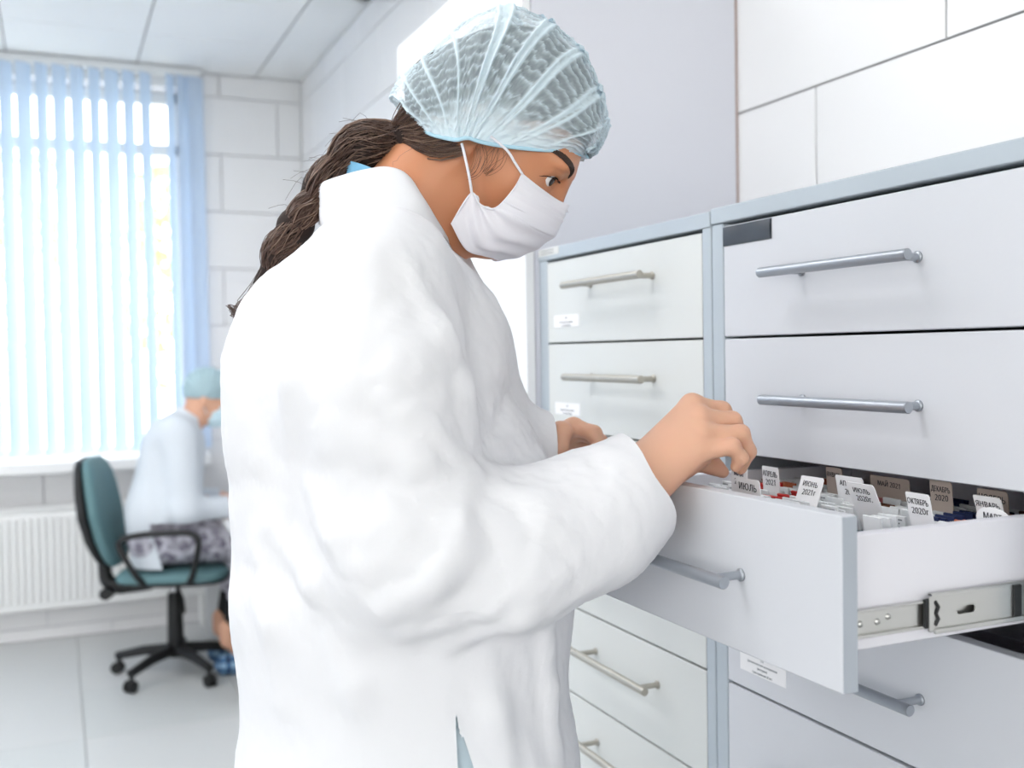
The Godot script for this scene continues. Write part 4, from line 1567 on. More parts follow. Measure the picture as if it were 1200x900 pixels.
func left_hand(body: MB):
	var h := Soft.new()
	var wrist := Vector3(0.1739, 1.2778, -0.1220)
	var index := Vector3(0.2123, 1.3006, -0.0960)
	var middle := Vector3(0.2210, 1.2934, -0.1180)
	var ring := Vector3(0.2205, 1.2853, -0.1380)
	var little := Vector3(0.2158, 1.2753, -0.1530)
	h.chain([Vector3(0.1436, 1.2559, -0.1300), wrist], [0.025, 0.022], 0.02)
	h.limb(wrist + Vector3(0.0, 0.004, 0.010), index, 0.016, 0.0112, 0.014)
	h.limb(wrist, middle, 0.017, 0.0112, 0.014)
	h.limb(wrist, ring, 0.017, 0.0108, 0.014)
	h.limb(wrist + Vector3(0, -0.004, -0.010), little, 0.016, 0.0103, 0.014)
	h.chain([index, Vector3(0.2356, 1.2927, -0.0800), Vector3(0.2423, 1.2731, -0.0710), Vector3(0.2370, 1.2558, -0.0660)], [0.0112, 0.0096, 0.0084, 0.0068], 0.006)
	h.chain([middle, Vector3(0.2481, 1.2803, -0.1100), Vector3(0.2507, 1.2549, -0.1020), Vector3(0.2407, 1.2374, -0.0960)], [0.0110, 0.0092, 0.0080, 0.0066], 0.005)
	h.chain([ring, Vector3(0.2476, 1.2673, -0.1340), Vector3(0.2474, 1.2435, -0.1280), Vector3(0.2358, 1.2282, -0.1200)], [0.0105, 0.0090, 0.0078, 0.0064], 0.005)
	h.chain([little, Vector3(0.2403, 1.2557, -0.1520), Vector3(0.2391, 1.2338, -0.1470), Vector3(0.2289, 1.2226, -0.1400)], [0.0100, 0.0082, 0.0070, 0.0057], 0.005)
	h.chain([wrist + Vector3(0.006, 0.002, 0.018), Vector3(0.1936, 1.2949, -0.0780), Vector3(0.1891, 1.2784, -0.0620), Vector3(0.1838, 1.2613, -0.0560)], [0.0150, 0.0128, 0.0106, 0.0080], 0.009)
	h.net(body, 0.0026)

func woman_collar(t: Node3D, cloth: Material, blue: Material):
	# turned-down collar: inner stand, fold, fallen leaf; near half and far half
	for far in [false, true]:
		var g := [
			[Vector3(-0.0663, 1.5751, -0.0100), Vector3(-0.0920, 1.5924, -0.0200), Vector3(-0.0944, 1.5703, -0.0300), Vector3(-0.0934, 1.5482, -0.0350)],
			[Vector3(-0.0502, 1.5748, 0.0300), Vector3(-0.0692, 1.5893, 0.0450), Vector3(-0.0702, 1.5575, 0.0850), Vector3(-0.0691, 1.5282, 0.1050)],
			[Vector3(-0.0231, 1.5754, 0.0500), Vector3(-0.0359, 1.5955, 0.0620), Vector3(-0.0347, 1.5566, 0.1150), Vector3(-0.0332, 1.5221, 0.1400)],
			[Vector3(0.0047, 1.5708, 0.0550), Vector3(-0.0073, 1.5972, 0.0680), Vector3(-0.0015, 1.5586, 0.1120), Vector3(0.0052, 1.5248, 0.1300)],
			[Vector3(0.0212, 1.5604, 0.0500), Vector3(0.0153, 1.5856, 0.0660), Vector3(0.0275, 1.5550, 0.1000), Vector3(0.0339, 1.5232, 0.1120)],
			[Vector3(0.0397, 1.5402, 0.0320), Vector3(0.0368, 1.5491, 0.0500), Vector3(0.0446, 1.5354, 0.0700), Vector3(0.0487, 1.5205, 0.0800)],
			[Vector3(0.0558, 1.5136, 0.0120), Vector3(0.0586, 1.5212, 0.0220), Vector3(0.0591, 1.5152, 0.0340), Vector3(0.0597, 1.5089, 0.0400)]]
		if far:
			for row in g:
				for k in row.size():
					row[k] = Vector3(row[k].x + 0.012, row[k].y, -row[k].z - 0.02)
		var m := patch(g, 6, 5, func(uv): return 0.0012 * sin(uv.x * 17.0) * sin(uv.y * 5.0))
		obj("collar", m, cloth, t)
	var b := []
	for q in [[Vector3(-0.0597, 1.5794, 0.0000), Vector3(-0.0612, 1.6160, -0.0050)], [Vector3(-0.0502, 1.5748, 0.0300), Vector3(-0.0500, 1.6111, 0.0220)], [Vector3(-0.0307, 1.5743, 0.0450), Vector3(-0.0267, 1.6003, 0.0400)], [Vector3(-0.0093, 1.5716, 0.0500), Vector3(-0.0044, 1.5849, 0.0480)], [Vector3(0.0135, 1.5518, 0.0450), Vector3(0.0155, 1.5591, 0.0460)]]:
		b.append(q)
	obj("scrub_collar", patch(b, 6, 6), blue, t)
	var c := []
	for q in b:
		c.append([Vector3(q[0].x + 0.005, q[0].y, -q[0].z - 0.01), Vector3(q[1].x + 0.005, q[1].y, -q[1].z - 0.01)])
	obj("scrub_collar", patch(c, 6, 6), blue, t)
	# lapel edge and the tab of the far collar point at the chest
	var l := [[Vector3(0.0504, 1.5216, 0.0450), Vector3(0.0657, 1.5205, 0.0100), Vector3(0.0800, 1.5136, -0.0300)], [Vector3(0.0684, 1.4853, 0.0500), Vector3(0.0817, 1.4884, 0.0100), Vector3(0.0946, 1.4843, -0.0300)], [Vector3(0.0943, 1.4411, 0.0450), Vector3(0.1086, 1.4455, 0.0050), Vector3(0.1220, 1.4432, -0.0400)]]
	obj("lapel", patch(l, 6, 6), cloth, t)

func woman_mask(t: Node3D, head: Transform3D):
	var white := std(Color(0.955, 0.955, 0.985), 0.8)
	white.backlight_enabled = true
	white.backlight = Color(0.4, 0.4, 0.42)
	relief(white, 0.1, 0.003, 40.0, 31)
	var near := [
		[Vector3(0.1951, 1.5629, 0.0000), Vector3(0.1781, 1.5652, 0.0320), Vector3(0.1562, 1.5758, 0.0560), Vector3(0.1361, 1.5884, 0.0700)],
		[Vector3(0.1899, 1.5462, 0.0000), Vector3(0.1710, 1.5508, 0.0400), Vector3(0.1465, 1.5597, 0.0640), Vector3(0.1261, 1.5711, 0.0750)],
		[Vector3(0.1787, 1.5286, 0.0000), Vector3(0.1579, 1.5305, 0.0430), Vector3(0.1310, 1.5401, 0.0660), Vector3(0.1063, 1.5510, 0.0750)],
		[Vector3(0.1596, 1.5169, 0.0000), Vector3(0.1386, 1.5166, 0.0420), Vector3(0.1105, 1.5257, 0.0630), Vector3(0.0898, 1.5547, 0.0750)],
		[Vector3(0.1357, 1.5073, 0.0000), Vector3(0.1170, 1.5069, 0.0360), Vector3(0.0902, 1.5163, 0.0570), Vector3(0.0799, 1.5666, 0.0750)],
		[Vector3(0.1119, 1.5036, 0.0000), Vector3(0.0944, 1.5038, 0.0300), Vector3(0.0736, 1.5115, 0.0500), Vector3(0.0586, 1.5354, 0.0620)]]
	var inv := head.affine_inverse()
	var grid := []
	for row in near:
		var line := []
		for k in range(row.size() - 1, 0, -1):
			var q: Vector3 = inv * row[k]
			line.append(head * Vector3(q.x, q.y, -q.z))
		var mid: Vector3 = inv * row[0]
		mid.z = 0.0
		line.append(head * mid)
		for k in range(1, row.size()):
			line.append(row[k])
		grid.append(line)
	var upper := grid.slice(0, 3)
	var m := patch(upper, 10, 10, func(uv):
		var e := absf(uv.y - 0.5) * 2.0
		return 0.0025 + 0.0010 * sin(uv.x * 9.0 + e * 3.0) + 0.0008 * sin(uv.y * 38.0) * (1.0 - e))
	var o := obj("face_mask", m, white, t)
	var low := grid.slice(2, 6)
	var over := []
	for q in grid[2].size():
		over.append(grid[2][q].lerp(grid[1][q], 0.45))
	low.insert(0, over)
	var m2 := patch(low, 8, 10, func(uv):
		var e := absf(uv.y - 0.5) * 2.0
		return -0.0035 * (1.0 - smoothstep(0.0, 0.5, uv.x)) + 0.0022 * sin(uv.x * 15.0 + 1.0) * (1.0 - 0.5 * e) + 0.0030 * sin(uv.y * 27.0 + 0.6) * smoothstep(0.2, 1.0, uv.x))
	obj("pleats", m2, white, o)
	var strip := MB.new()
	strip.tube(curve([near[0][3], near[1][3], near[2][3], near[3][3], near[4][3], near[5][3]], 6), 0.0012, 6)
	var nose := []
	for k in range(4):
		nose.append(near[0][3 - k] + Vector3(0.0005, -0.006, 0.0012))
	strip.tube(curve(nose, 6), 0.0012, 6)
	obj("welded_edge", strip, white, o)
	for s in [0, 1]:
		var l := MB.new()
		var paths := [[Vector3(0.1360, 1.5882, 0.0710), Vector3(0.1272, 1.5997, 0.0785), Vector3(0.1186, 1.6114, 0.0840), Vector3(0.1012, 1.6251, 0.0880)], [Vector3(0.0808, 1.5656, 0.0760), Vector3(0.0780, 1.5826, 0.0830), Vector3(0.0736, 1.6036, 0.0870), Vector3(0.0703, 1.6181, 0.0870)]]
		for p in paths:
			if s == 1:
				for k in p.size():
					var q: Vector3 = inv * p[k]
					p[k] = head * Vector3(q.x, q.y, -q.z)
			l.tube(curve(p, 5), 0.0015, 8)
		obj("ear_loop", l, white, o)

func woman_hair(t: Node3D, head: Transform3D):
	var dark := std(Color(0.15, 0.10, 0.085), 0.85)
	var strand := std(Color(0.35, 0.26, 0.22), 0.38)
	var fair := std(Color(0.52, 0.42, 0.36), 0.40)
	rng.seed = 77
	var s := Soft.new()
	s.egg(Vector3(0.1319, 1.6939, 0.0000), Vector3(0.090, 0.073, 0.074), Vector3.ZERO, 0.02)
	s.egg(Vector3(0.1382, 1.6608, 0.0000), Vector3(0.066, 0.042, 0.081), Vector3.ZERO, 0.02)
	s.egg(Vector3(0.1779, 1.6668, 0.0000), Vector3(0.054, 0.053, 0.070), Vector3(0, 0, -20), 0.02)
	s.egg(Vector3(0.0555, 1.6915, 0.0000), Vector3(0.046, 0.044, 0.068), Vector3.ZERO, 0.03)
	var m := MB.new()
	s.net(m, 0.006)
	var ha := Vector3(0.2210, 1.6277, 0.0000)
	var hc := Vector3(0.0781, 1.6471, 0.0000)
	m.clip(func(p): return (p - hc).cross(ha - hc).z / 0.12)
	var nape := Soft.new()
	nape.egg(Vector3(-0.004, 0.036, 0), Vector3(0.090, 0.086, 0.077), Vector3.ZERO, 0.02)
	nape.egg(Vector3(-0.070, -0.005, 0), Vector3(0.040, 0.045, 0.052), Vector3.ZERO, 0.03)
	var nm := MB.new()
	nm.xf = head
	nape.net(nm, 0.0045)
	var line_a := Vector3(0.0810, 1.6141, 0.0700)
	var line_b := Vector3(0.0143, 1.6030, 0.0300)
	nm.clip(func(p): return maxf((p - ha).cross(hc - ha).z / 0.12 - 0.012, maxf(p.x - line_a.x, (line_a.x - p.x) * 0.0 + (line_b.y + (line_a.y - line_b.y) * (p.x - line_b.x) / (line_a.x - line_b.x)) - p.y)))
	m.v.append_array(nm.v); m.n.append_array(nm.n); m.uv.append_array(nm.uv); m.col.append_array(nm.col)
	var off := m.v.size() - nm.v.size()
	for k in nm.ix:
		m.ix.append(k + off)
	var core := Soft.new()
	core.chain([Vector3(0.0169, 1.6409, 0.0200), Vector3(-0.0027, 1.6382, 0.0000), Vector3(-0.0337, 1.6315, 0.0000), Vector3(-0.0636, 1.6140, -0.0100)], [0.024, 0.012, 0.026, 0.020], 0.02)
	core.chain([Vector3(-0.0714, 1.6082, -0.0100), Vector3(-0.0862, 1.5904, -0.0200), Vector3(-0.1022, 1.5689, -0.0200)], [0.016, 0.021, 0.013], 0.01)
	core.chain([Vector3(-0.1062, 1.5631, -0.0200), Vector3(-0.1183, 1.5436, -0.0200), Vector3(-0.1313, 1.5261, -0.0200)], [0.014, 0.020, 0.012], 0.01)
	core.chain([Vector3(-0.1332, 1.5241, -0.0200), Vector3(-0.1422, 1.5105, -0.0200), Vector3(-0.1559, 1.4820, -0.0300), Vector3(-0.1811, 1.4448, -0.0300)], [0.011, 0.012, 0.010, 0.003], 0.01)
	core.net(m, 0.006)
	var base := obj("hair", m, dark, t)
	var a := MB.new()
	var b := MB.new()
	for k in 26:   # combed back from the hem of the cap to the tie
		var f := k / 25.0
		var p0: Vector3 = Vector3(0.0741, 1.6122, 0.0800).lerp(Vector3(0.0140, 1.6729, 0.0450), f)
		var p1: Vector3 = Vector3(0.0423, 1.6090, 0.0680).lerp(Vector3(0.0062, 1.6610, 0.0400), f)
		var guide := [p0, p1, Vector3(0.0130, 1.6284, 0.0350).lerp(Vector3(-0.0019, 1.6480, 0.0220), f), Vector3(-0.0063, 1.6348, 0.0120)]
		strands(a if k % 3 else b, guide, 22, 0.007, 0.004, 0.0005)
	var tail := [Vector3(0.0034, 1.6396, 0.0120), Vector3(-0.0235, 1.6348, 0.0120), Vector3(-0.0475, 1.6295, 0.0100), Vector3(-0.0687, 1.6083, 0.0000)]
	strands(a, tail, 190, 0.022, 0.020, 0.0006)
	strands(b, tail, 130, 0.024, 0.021, 0.0005)
	for lk in [[Vector3(-0.0586, 1.6191, 0.0040), Vector3(-0.0744, 1.6022, 0.0020), Vector3(-0.0868, 1.5840, -0.0040), Vector3(-0.0974, 1.5675, -0.0100)], [Vector3(-0.0910, 1.5746, -0.0060), Vector3(-0.1050, 1.5595, -0.0080), Vector3(-0.1191, 1.5404, -0.0100)], [Vector3(-0.1132, 1.5462, -0.0100), Vector3(-0.1295, 1.5274, -0.0140), Vector3(-0.1417, 1.5101, -0.0160)], [Vector3(-0.0647, 1.6160, 0.0000), Vector3(-0.0852, 1.5966, -0.0100), Vector3(-0.0958, 1.5721, -0.0150)], [Vector3(-0.0915, 1.5794, -0.0120), Vector3(-0.1117, 1.5546, -0.0150), Vector3(-0.1238, 1.5274, -0.0150)], [Vector3(-0.1198, 1.5371, -0.0150), Vector3(-0.1401, 1.5183, -0.0200), Vector3(-0.1465, 1.4929, -0.0200)]]:
		strands(a, lk, 130, 0.016, 0.013, 0.0006)
		strands(b, lk, 40, 0.017, 0.013, 0.0005)
	strands(a, [Vector3(-0.1462, 1.5056, -0.0200), Vector3(-0.1609, 1.4771, -0.0300), Vector3(-0.1810, 1.4487, -0.0300), Vector3(-0.1938, 1.4410, -0.0300)], 70, 0.010, 0.004, 0.0005, 0.016)
	strands(a, [Vector3(0.0190, 1.6478, 0.0320), Vector3(0.0016, 1.6389, 0.0200), Vector3(-0.0176, 1.6321, 0.0160), Vector3(-0.0328, 1.6279, 0.0180)], 110, 0.014, 0.016, 0.0005)
	strands(b, [Vector3(0.0243, 1.6289, 0.0420), Vector3(0.0014, 1.6341, 0.0160), Vector3(-0.0177, 1.6283, 0.0160)], 60, 0.012, 0.014, 0.0005)
	# short loose hairs before the ear and at the nape
	strands(a, [Vector3(0.0879, 1.6195, 0.0800), Vector3(0.0904, 1.6033, 0.0790), Vector3(0.0839, 1.5893, 0.0760), Vector3(0.0747, 1.5856, 0.0760)], 10, 0.010, 0.006, 0.0002)
	strands(a, [Vector3(0.1112, 1.6152, 0.0740), Vector3(0.1045, 1.6006, 0.0740), Vector3(0.0932, 1.5887, 0.0740)], 14, 0.013, 0.007, 0.0002)
	strands(a, [Vector3(0.0334, 1.6161, 0.0500), Vector3(0.0145, 1.6040, 0.0450), Vector3(0.0049, 1.5928, 0.0400)], 9, 0.012, 0.010, 0.00014, 0.01)
	for k in 16:
		var p: Vector3 = Vector3(-0.0232, 1.6505, 0.0100).lerp(Vector3(-0.1141, 1.5592, -0.0200), rng.randf())
		a.tube(curve([p, p + Vector3(-0.015, rng.randf_range(0.002, 0.02), 0.01), p + Vector3(-0.035, rng.randf_range(-0.01, 0.02), 0.0)], 3), 0.00022, 3, false)
	obj("strands", a, strand, base)
	obj("strands", b, fair, base)

func woman_cap(t: Node3D, head: Transform3D):
	var cap := std(Color(0.89, 0.955, 0.99, 0.999), 0.8)
	cap.transparency = BaseMaterial3D.TRANSPARENCY_ALPHA
	cap.vertex_color_use_as_albedo = true
	cap.backlight_enabled = true
	cap.backlight = Color(0.4, 0.45, 0.48)
	var F := [Vector3(0.2209, 1.6188, 0.0000), Vector3(0.2371, 1.6375, 0.0000), Vector3(0.2405, 1.6630, 0.0000), Vector3(0.2321, 1.7012, 0.0000), Vector3(0.2136, 1.7353, 0.0000), Vector3(0.1882, 1.7614, 0.0000), Vector3(0.1589, 1.7795, 0.0000), Vector3(0.1295, 1.7870, 0.0000), Vector3(0.0971, 1.7788, 0.0000), Vector3(0.0655, 1.7573, 0.0000), Vector3(0.0359, 1.7329, 0.0000), Vector3(0.0113, 1.7106, 0.0000), Vector3(-0.0026, 1.6913, 0.0000), Vector3(0.0028, 1.6720, 0.0000), Vector3(0.0219, 1.6557, 0.0000)]
	var Hm := [Vector3(0.2209, 1.6198, 0.0000), Vector3(0.1895, 1.6158, 0.0520), Vector3(0.1474, 1.6145, 0.0730), Vector3(0.1133, 1.6162, 0.0830), Vector3(0.0929, 1.6188, 0.0880), Vector3(0.0838, 1.6211, 0.0900), Vector3(0.0783, 1.6227, 0.0910), Vector3(0.0738, 1.6225, 0.0920), Vector3(0.0692, 1.6216, 0.0920), Vector3(0.0647, 1.6209, 0.0910), Vector3(0.0585, 1.6221, 0.0890), Vector3(0.0496, 1.6250, 0.0840), Vector3(0.0399, 1.6297, 0.0740), Vector3(0.0301, 1.6383, 0.0550), Vector3(0.0218, 1.6547, 0.0000)]
	var fo := curve(F, 16)
	var ho := curve(Hm, 16)
	var n := fo.size()
	var ridges := [1.6, 2.5, 2.75, 3.9, 4.15, 5.3, 5.6, 6.8, 7.3, 8.9, 10.2, 11.3, 12.4]
	var nz := FastNoiseLite.new()
	nz.seed = 4
	nz.frequency = 1.0
	var nt := 100
	var inv := head.affine_inverse()
	for side in 2:
		var m := MB.new()
		m.colored = true
		var al := PackedFloat32Array()
		for i in n:
			var idx := float(i) / 16.0
			for j in nt + 1:
				var tt := float(j) / nt
				var tau := tt * PI / 2
				var p: Vector3 = ho[i]
				var q: Vector3 = fo[i]
				var rd := q - p
				var pos := p + Vector3(rd.x, rd.y, 0) * sin(tau)
				var bulge := 0.010 * sin(tt * PI)
				pos.z = p.z * cos(tau) * (1.0 + 0.0) + q.z * sin(tau) + bulge * (1.0 if rd.length() > 0.05 else 0.2)
				m.add(pos, Vector3.UP, Vector2(idx, tt))
		for i in n - 1:
			for j in nt:
				var a := i * (nt + 1) + j
				m.tri(a, a + 1, a + nt + 1); m.tri(a + 1, a + nt + 2, a + nt + 1)
		m.smooth()
		var cen := Vector3(0.1230, 1.6919, 0.0000)
		for k in m.v.size():
			var idx := m.uv[k].x
			var tt := m.uv[k].y
			var near_r := 1e9
			for r in ridges:
				near_r = minf(near_r, absf(idx - r - 0.10 * sin(tt * 7.0 + r)))
			var spread := clampf(tt * 3.0, 0.15, 1.0)
			var ridge := exp(-pow(near_r / 0.075, 2.0))
			var gore := floorf(idx * 0.9 + 0.4)
			var wv := sin(tt * 44.0 + 1.5 * nz.get_noise_2d(idx * 1.6, tt * 6.0) + gore * 2.1)
			var rip := pow(1.0 - absf(wv), 2.0) * 1.6 - 0.5 + 0.30 * nz.get_noise_2d(idx * 2.2, tt * 9.0)
			var rim := smoothstep(0.0, 0.06, tt)
			var d := ridge * 0.0036 * spread + (1.0 - ridge) * rip * 0.0017 * rim + 0.004 * nz.get_noise_2d(idx * 0.8 + 9.0, tt * 3.0)
			if idx < 2.0 or idx > 13.0:   # elastic hem: fine gathers
				d += 0.0010 * sin(tt * 150.0) * (1.0 - smoothstep(0.0, 1.2, minf(idx, 14.0 - idx)))
			var outw := m.n[k]
			if outw.dot(m.v[k] - cen) < 0.0:
				outw = -outw
			m.v[k] += outw * d
			var open := 0.50 + 0.26 * rip + 0.10 * nz.get_noise_2d(idx * 6.0, tt * 18.0)
			for band in [[2.5, 2.75], [3.9, 4.15], [5.3, 5.6], [6.8, 7.3]]:   # strips where the sheet lies folded double
				if idx > band[0] and idx < band[1]:
					open = maxf(open, 0.84)
			open = lerpf(open, 0.97, clampf(ridge * 1.2, 0.0, 1.0))
			open = lerpf(0.97, open, smoothstep(0.04, 0.26, tt))
			if idx < 0.8:
				open = lerpf(0.92, open, idx / 0.8)
			m.col[k] = Color(1, 1, 1, clampf(open, 0.35, 0.98))
		if side == 1:
			for k in m.v.size():
				var q: Vector3 = inv * m.v[k]
				m.v[k] = head * Vector3(q.x, q.y, -q.z)
			var flip := m.ix.duplicate()
			for k in range(0, flip.size(), 3):
				m.ix[k + 1] = flip[k + 2]
				m.ix[k + 2] = flip[k + 1]
		m.smooth()
		if m.n.size() > 0 and m.n[m.v.size() / 2].dot(m.v[m.v.size() / 2] - cen) < 0.0:
			for k in range(0, m.ix.size(), 3):
				var a := m.ix[k + 1]
				m.ix[k + 1] = m.ix[k + 2]
				m.ix[k + 2] = a
			m.smooth()
		obj("hair_cap", m, cap, t)
	# elastic edge
	var e := MB.new()
	var rim_pts := []
	for k in range(0, n, 4):
		rim_pts.append(ho[k])
	e.tube(rim_pts, 0.0022, 8)
	obj("elastic_hem", e, std(Color(0.72, 0.87, 0.94), 0.8), t)

# ---------------------------------------------------------------- the colleague at the window desk (far, out of focus)
func build_seated_person():
	var t := thing("person", "colleague in white coat, cap and mask, seated in profile at the window desk", "person", Vector3(0.4845, 0, -4.7980))
	var skin := std(Color(0.86, 0.66, 0.55), 0.55)
	var cloth := std(Color(0.84, 0.87, 0.90), 0.8)
	cloth.backlight_enabled = true
	cloth.backlight = Color(0.5, 0.5, 0.5)
	var b := Soft.new()
	b.egg(Vector3(0.138, 1.233, 0.000), Vector3(0.092, 0.112, 0.076), Vector3(0, 0, -18), 0.02)
	b.egg(Vector3(0.166, 1.156, 0.000), Vector3(0.062, 0.066, 0.056), Vector3.ZERO, 0.03)
	b.limb(Vector3(0.219, 1.199, -0.000), Vector3(0.233, 1.153, 0.000), 0.010, 0.014, 0.02)
	b.egg(Vector3(0.113, 1.206, 0.078), Vector3(0.018, 0.030, 0.010), Vector3.ZERO, 0.01)
	b.chain([Vector3(0.108, 1.173, 0.000), Vector3(0.037, 1.093, 0.000), Vector3(-0.005, 1.019, 0.000)], [0.058, 0.058, 0.08], 0.03)
	b.chain([Vector3(-0.016, 1.020, 0.000), Vector3(-0.065, 0.610, 0.000)], [0.10, 0.11], 0.05)
	var m := MB.new()
	b.net(m, 0.011)
	for s in [0.13, -0.13]:
		var h := Soft.new()
		var w := Vector3(0.193, 0.749, 0.000) + Vector3(0, 0, s)
		h.chain([w + Vector3(-0.05, 0, 0), w], [0.029, 0.026], 0.02)
		for k in 4:
			var o := Vector3(0.075, -0.004 - 0.004 * absf(k - 1.5), (k - 1.5) * 0.020)
			h.limb(w, w + o, 0.020, 0.012, 0.02)
			h.chain([w + o, w + o + Vector3(0.036, -0.012, 0), w + o + Vector3(0.050, -0.034, 0)], [0.0105, 0.009, 0.007], 0.006)
		h.chain([w + Vector3(0.02, 0, -signf(s) * 0.02), w + Vector3(0.055, -0.012, -signf(s) * 0.048), w + Vector3(0.085, -0.022, -signf(s) * 0.052)], [0.016, 0.012, 0.009], 0.012)
		h.net(m, 0.005)
		var f := Soft.new()
		var a := Vector3(0.186, 0.157, 0.000) + Vector3(0, 0, s * 0.8)
		f.chain([a + Vector3(0.0, 0.05, 0), a, a + Vector3(0.05, -0.05, 0), a + Vector3(0.13, -0.075, 0)], [0.042, 0.036, 0.036, 0.030], 0.02)
		f.net(m, 0.010)
	obj("body", m, skin, t)
	var c := Soft.new()
	c.limb(Vector3(-0.018, 1.074, 0.140), Vector3(0.010, 1.055, -0.140), 0.074, 0.074, 0.06)
	c.chain([Vector3(-0.021, 1.005, 0.050), Vector3(-0.064, 0.731, 0.060), Vector3(-0.059, 0.547, 0.070)], [0.130, 0.150, 0.150], 0.06)
	c.chain([Vector3(-0.011, 0.997, -0.050), Vector3(-0.054, 0.714, -0.060), Vector3(-0.047, 0.521, -0.070)], [0.130, 0.150, 0.150], 0.06)
	for s in [1.0, -1.0]:
		c.chain([Vector3(-0.004, 1.049, 0.000) + Vector3(0, 0, 0.16 * s), Vector3(0.003, 0.755, 0.000) + Vector3(0.0, 0, 0.225 * s), Vector3(0.178, 0.743, 0.000) + Vector3(0, 0, 0.14 * s), Vector3(0.241, 0.738, 0.000) + Vector3(0, 0, 0.125 * s)], [0.074, 0.066, 0.046, 0.043], 0.03)
	c.chain([Vector3(0.056, 1.137, 0.000), Vector3(0.019, 1.093, 0.000)], [0.066, 0.075], 0.02)
	var cm := MB.new()
	c.net(cm, 0.013)
	crumple(cm)
	var cx := Vector3(0.193, 0.742, 0.000)
	var nk := Vector3(0.070, 1.144, 0.000)
	var lap := Vector3(-0.141, 0.706, 0.000)
	cm.clip(func(p): return maxf(maxf(0.51 - p.y, minf(p.x - lap.x + 0.25 * (p.y - lap.y), lap.y - p.y)), maxf(p.x - cx.x, minf((p - nk).dot(Vector3(0.6, 0.8, 0)), 0.10 - p.distance_to(nk)))))
	cm.smooth()
	obj("coat", cm, cloth, t)
	var print_ := std(Color(1, 1, 1), 0.85)
	print_.albedo_texture = blotches()
	print_.uv1_triplanar = true
	print_.uv1_scale = Vector3.ONE * 3.0
	var l := Soft.new()
	for s in [0.10, -0.10]:
		l.chain([Vector3(-0.115, 0.618, 0.000) + Vector3(0, 0, s), Vector3(0.264, 0.582, 0.000) + Vector3(0, 0, s * 1.1), Vector3(0.240, 0.352, 0.000) + Vector3(0, 0, s * 1.08)], [0.105, 0.084, 0.060], 0.03)
	var lm := MB.new()
	l.net(lm, 0.013)
	obj("trousers", lm, print_, t)
	var sk := MB.new()
	for s in [0.10, -0.10]:
		sk.tube([Vector3(0.240, 0.360, 0.000) + Vector3(0, 0, s * 1.08), Vector3(0.219, 0.258, 0.000) + Vector3(0, 0, s * 1.06), Vector3(0.202, 0.179, 0.000) + Vector3(0, 0, s * 1.02)], [0.052, 0.048, 0.043], 14)
	obj("stockings", sk, std(Color(0.06, 0.06, 0.065), 0.8), t)
	for s in [0.105, -0.105]:
		var a := Vector3(0.186, 0.157, 0.000) + Vector3(0, 0, s)
		var sh := Soft.new()
		sh.chain([Vector3(a.x - 0.02, 0.045, a.z), Vector3(a.x + 0.06, 0.045, a.z), Vector3(a.x + 0.15, 0.032, a.z)], [0.045, 0.047, 0.036], 0.02)
		var sm := MB.new()
		sh.net(sm, 0.009)
		var blue := std(Color(1, 1, 1), 0.6)
		blue.albedo_texture = checks()
		blue.uv1_triplanar = true
		blue.uv1_scale = Vector3.ONE * 12.0
		obj("shoe", sm, blue, t)
	# hair cap, mask
	var cap := std(Color(0.64, 0.74, 0.77), 0.8)
	var cp := Soft.new()
	cp.egg(Vector3(0.135, 1.255, 0.000), Vector3(0.105, 0.100, 0.090), Vector3(0, 0, -6), 0.02)
	var cpm := MB.new()
	cp.net(cpm, 0.009)
	var hem := Vector3(0.134, 1.214, 0.000)
	cpm.clip(func(p): return hem.y - p.y - 0.06 * (p.x - hem.x))
	for k in cpm.v.size():
		var p := cpm.v[k]
		cpm.v[k] = p + cpm.n[k] * 0.003 * sin(atan2(p.y - hem.y, p.x - hem.x) * 24.0)
	cpm.smooth()
	obj("hair_cap", cpm, cap, t)
	var mk := Soft.new()
	mk.egg(Vector3(0.169, 1.152, 0.000), Vector3(0.070, 0.070, 0.064), Vector3(0, 0, -15), 0.02)
	mk.limb(Vector3(0.222, 1.192, 0.000), Vector3(0.240, 1.145, 0.000), 0.012, 0.018, 0.02)
	var mkm := MB.new()
	mk.net(mkm, 0.007)
	var ma := Vector3(0.121, 1.142, 0.000)
	var mb := Vector3(0.204, 1.215, 0.000)
	mkm.clip(func(p): return (p - ma).dot(Vector3(-(mb.y - ma.y), mb.x - ma.x, 0).normalized()))
	for k in mkm.v.size():
		mkm.v[k] += mkm.n[k] * 0.002 * sin(mkm.v[k].y * 220.0)
	mkm.smooth()
	obj("face_mask", mkm, std(Color(0.80, 0.90, 0.94), 0.8), t)
	var lp := MB.new()
	lp.tube([Vector3(0.158, 1.204, 0.064), Vector3(0.113, 1.221, 0.080)], 0.002, 5)
	lp.tube([Vector3(0.124, 1.145, 0.062), Vector3(0.105, 1.191, 0.080)], 0.002, 5)
	obj("ear_loop", lp, std(Color(0.9, 0.93, 0.95), 0.8), t)

func blotches() -> ImageTexture:   # grey printed cotton
	var im := Image.create(128, 128, false, Image.FORMAT_RGB8)
	var n := FastNoiseLite.new()
	n.seed = 8
	n.frequency = 0.045
	for y in 128:
		for x in 128:
			var f := n.get_noise_2d(x, y)
			var g := n.get_noise_2d(y * 1.3 + 300.0, x * 1.3)
			im.set_pixel(x, y, Color(0.80, 0.80, 0.84) if f > 0.08 else (Color(0.42, 0.40, 0.47) if g > 0.1 else Color(0.63, 0.62, 0.67)))
	return ImageTexture.create_from_image(im)

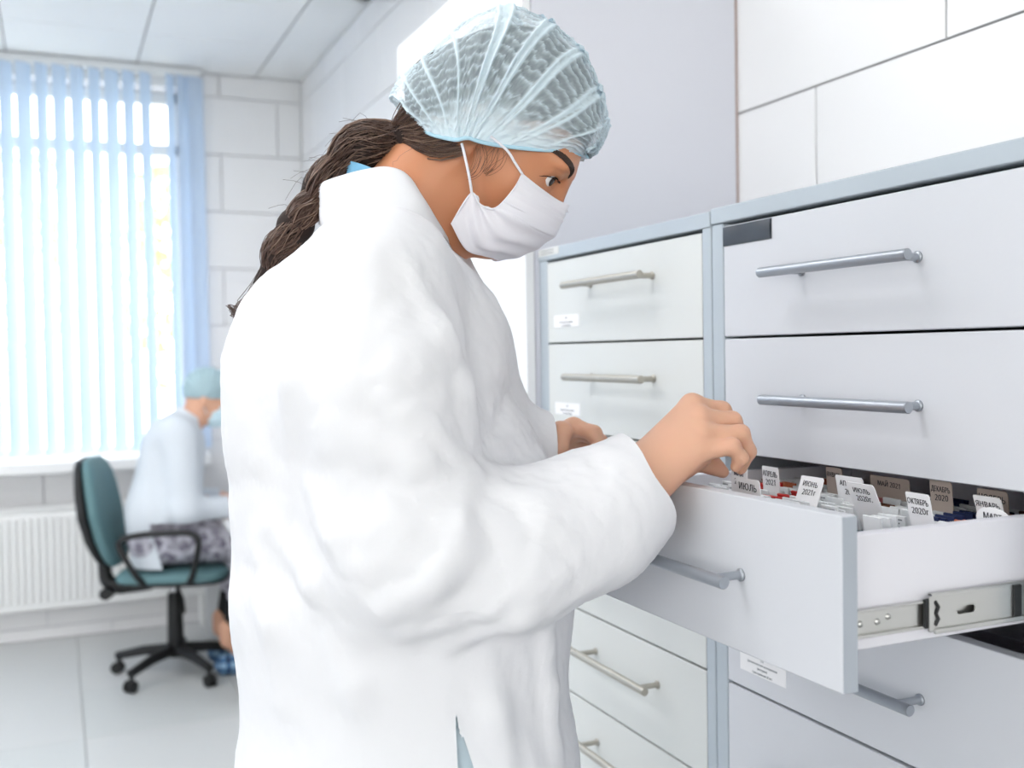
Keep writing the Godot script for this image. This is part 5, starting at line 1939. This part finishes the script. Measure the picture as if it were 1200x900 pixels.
func checks() -> ImageTexture:   # woven blue checks
	var im := Image.create(64, 64, false, Image.FORMAT_RGB8)
	for y in 64:
		for x in 64:
			var a := (x / 16) % 2
			var b := (y / 16) % 2
			im.set_pixel(x, y, Color(0.62, 0.76, 0.86) if a + b == 2 else (Color(0.24, 0.42, 0.60) if a + b == 1 else Color(0.12, 0.20, 0.32)))
	return ImageTexture.create_from_image(im)
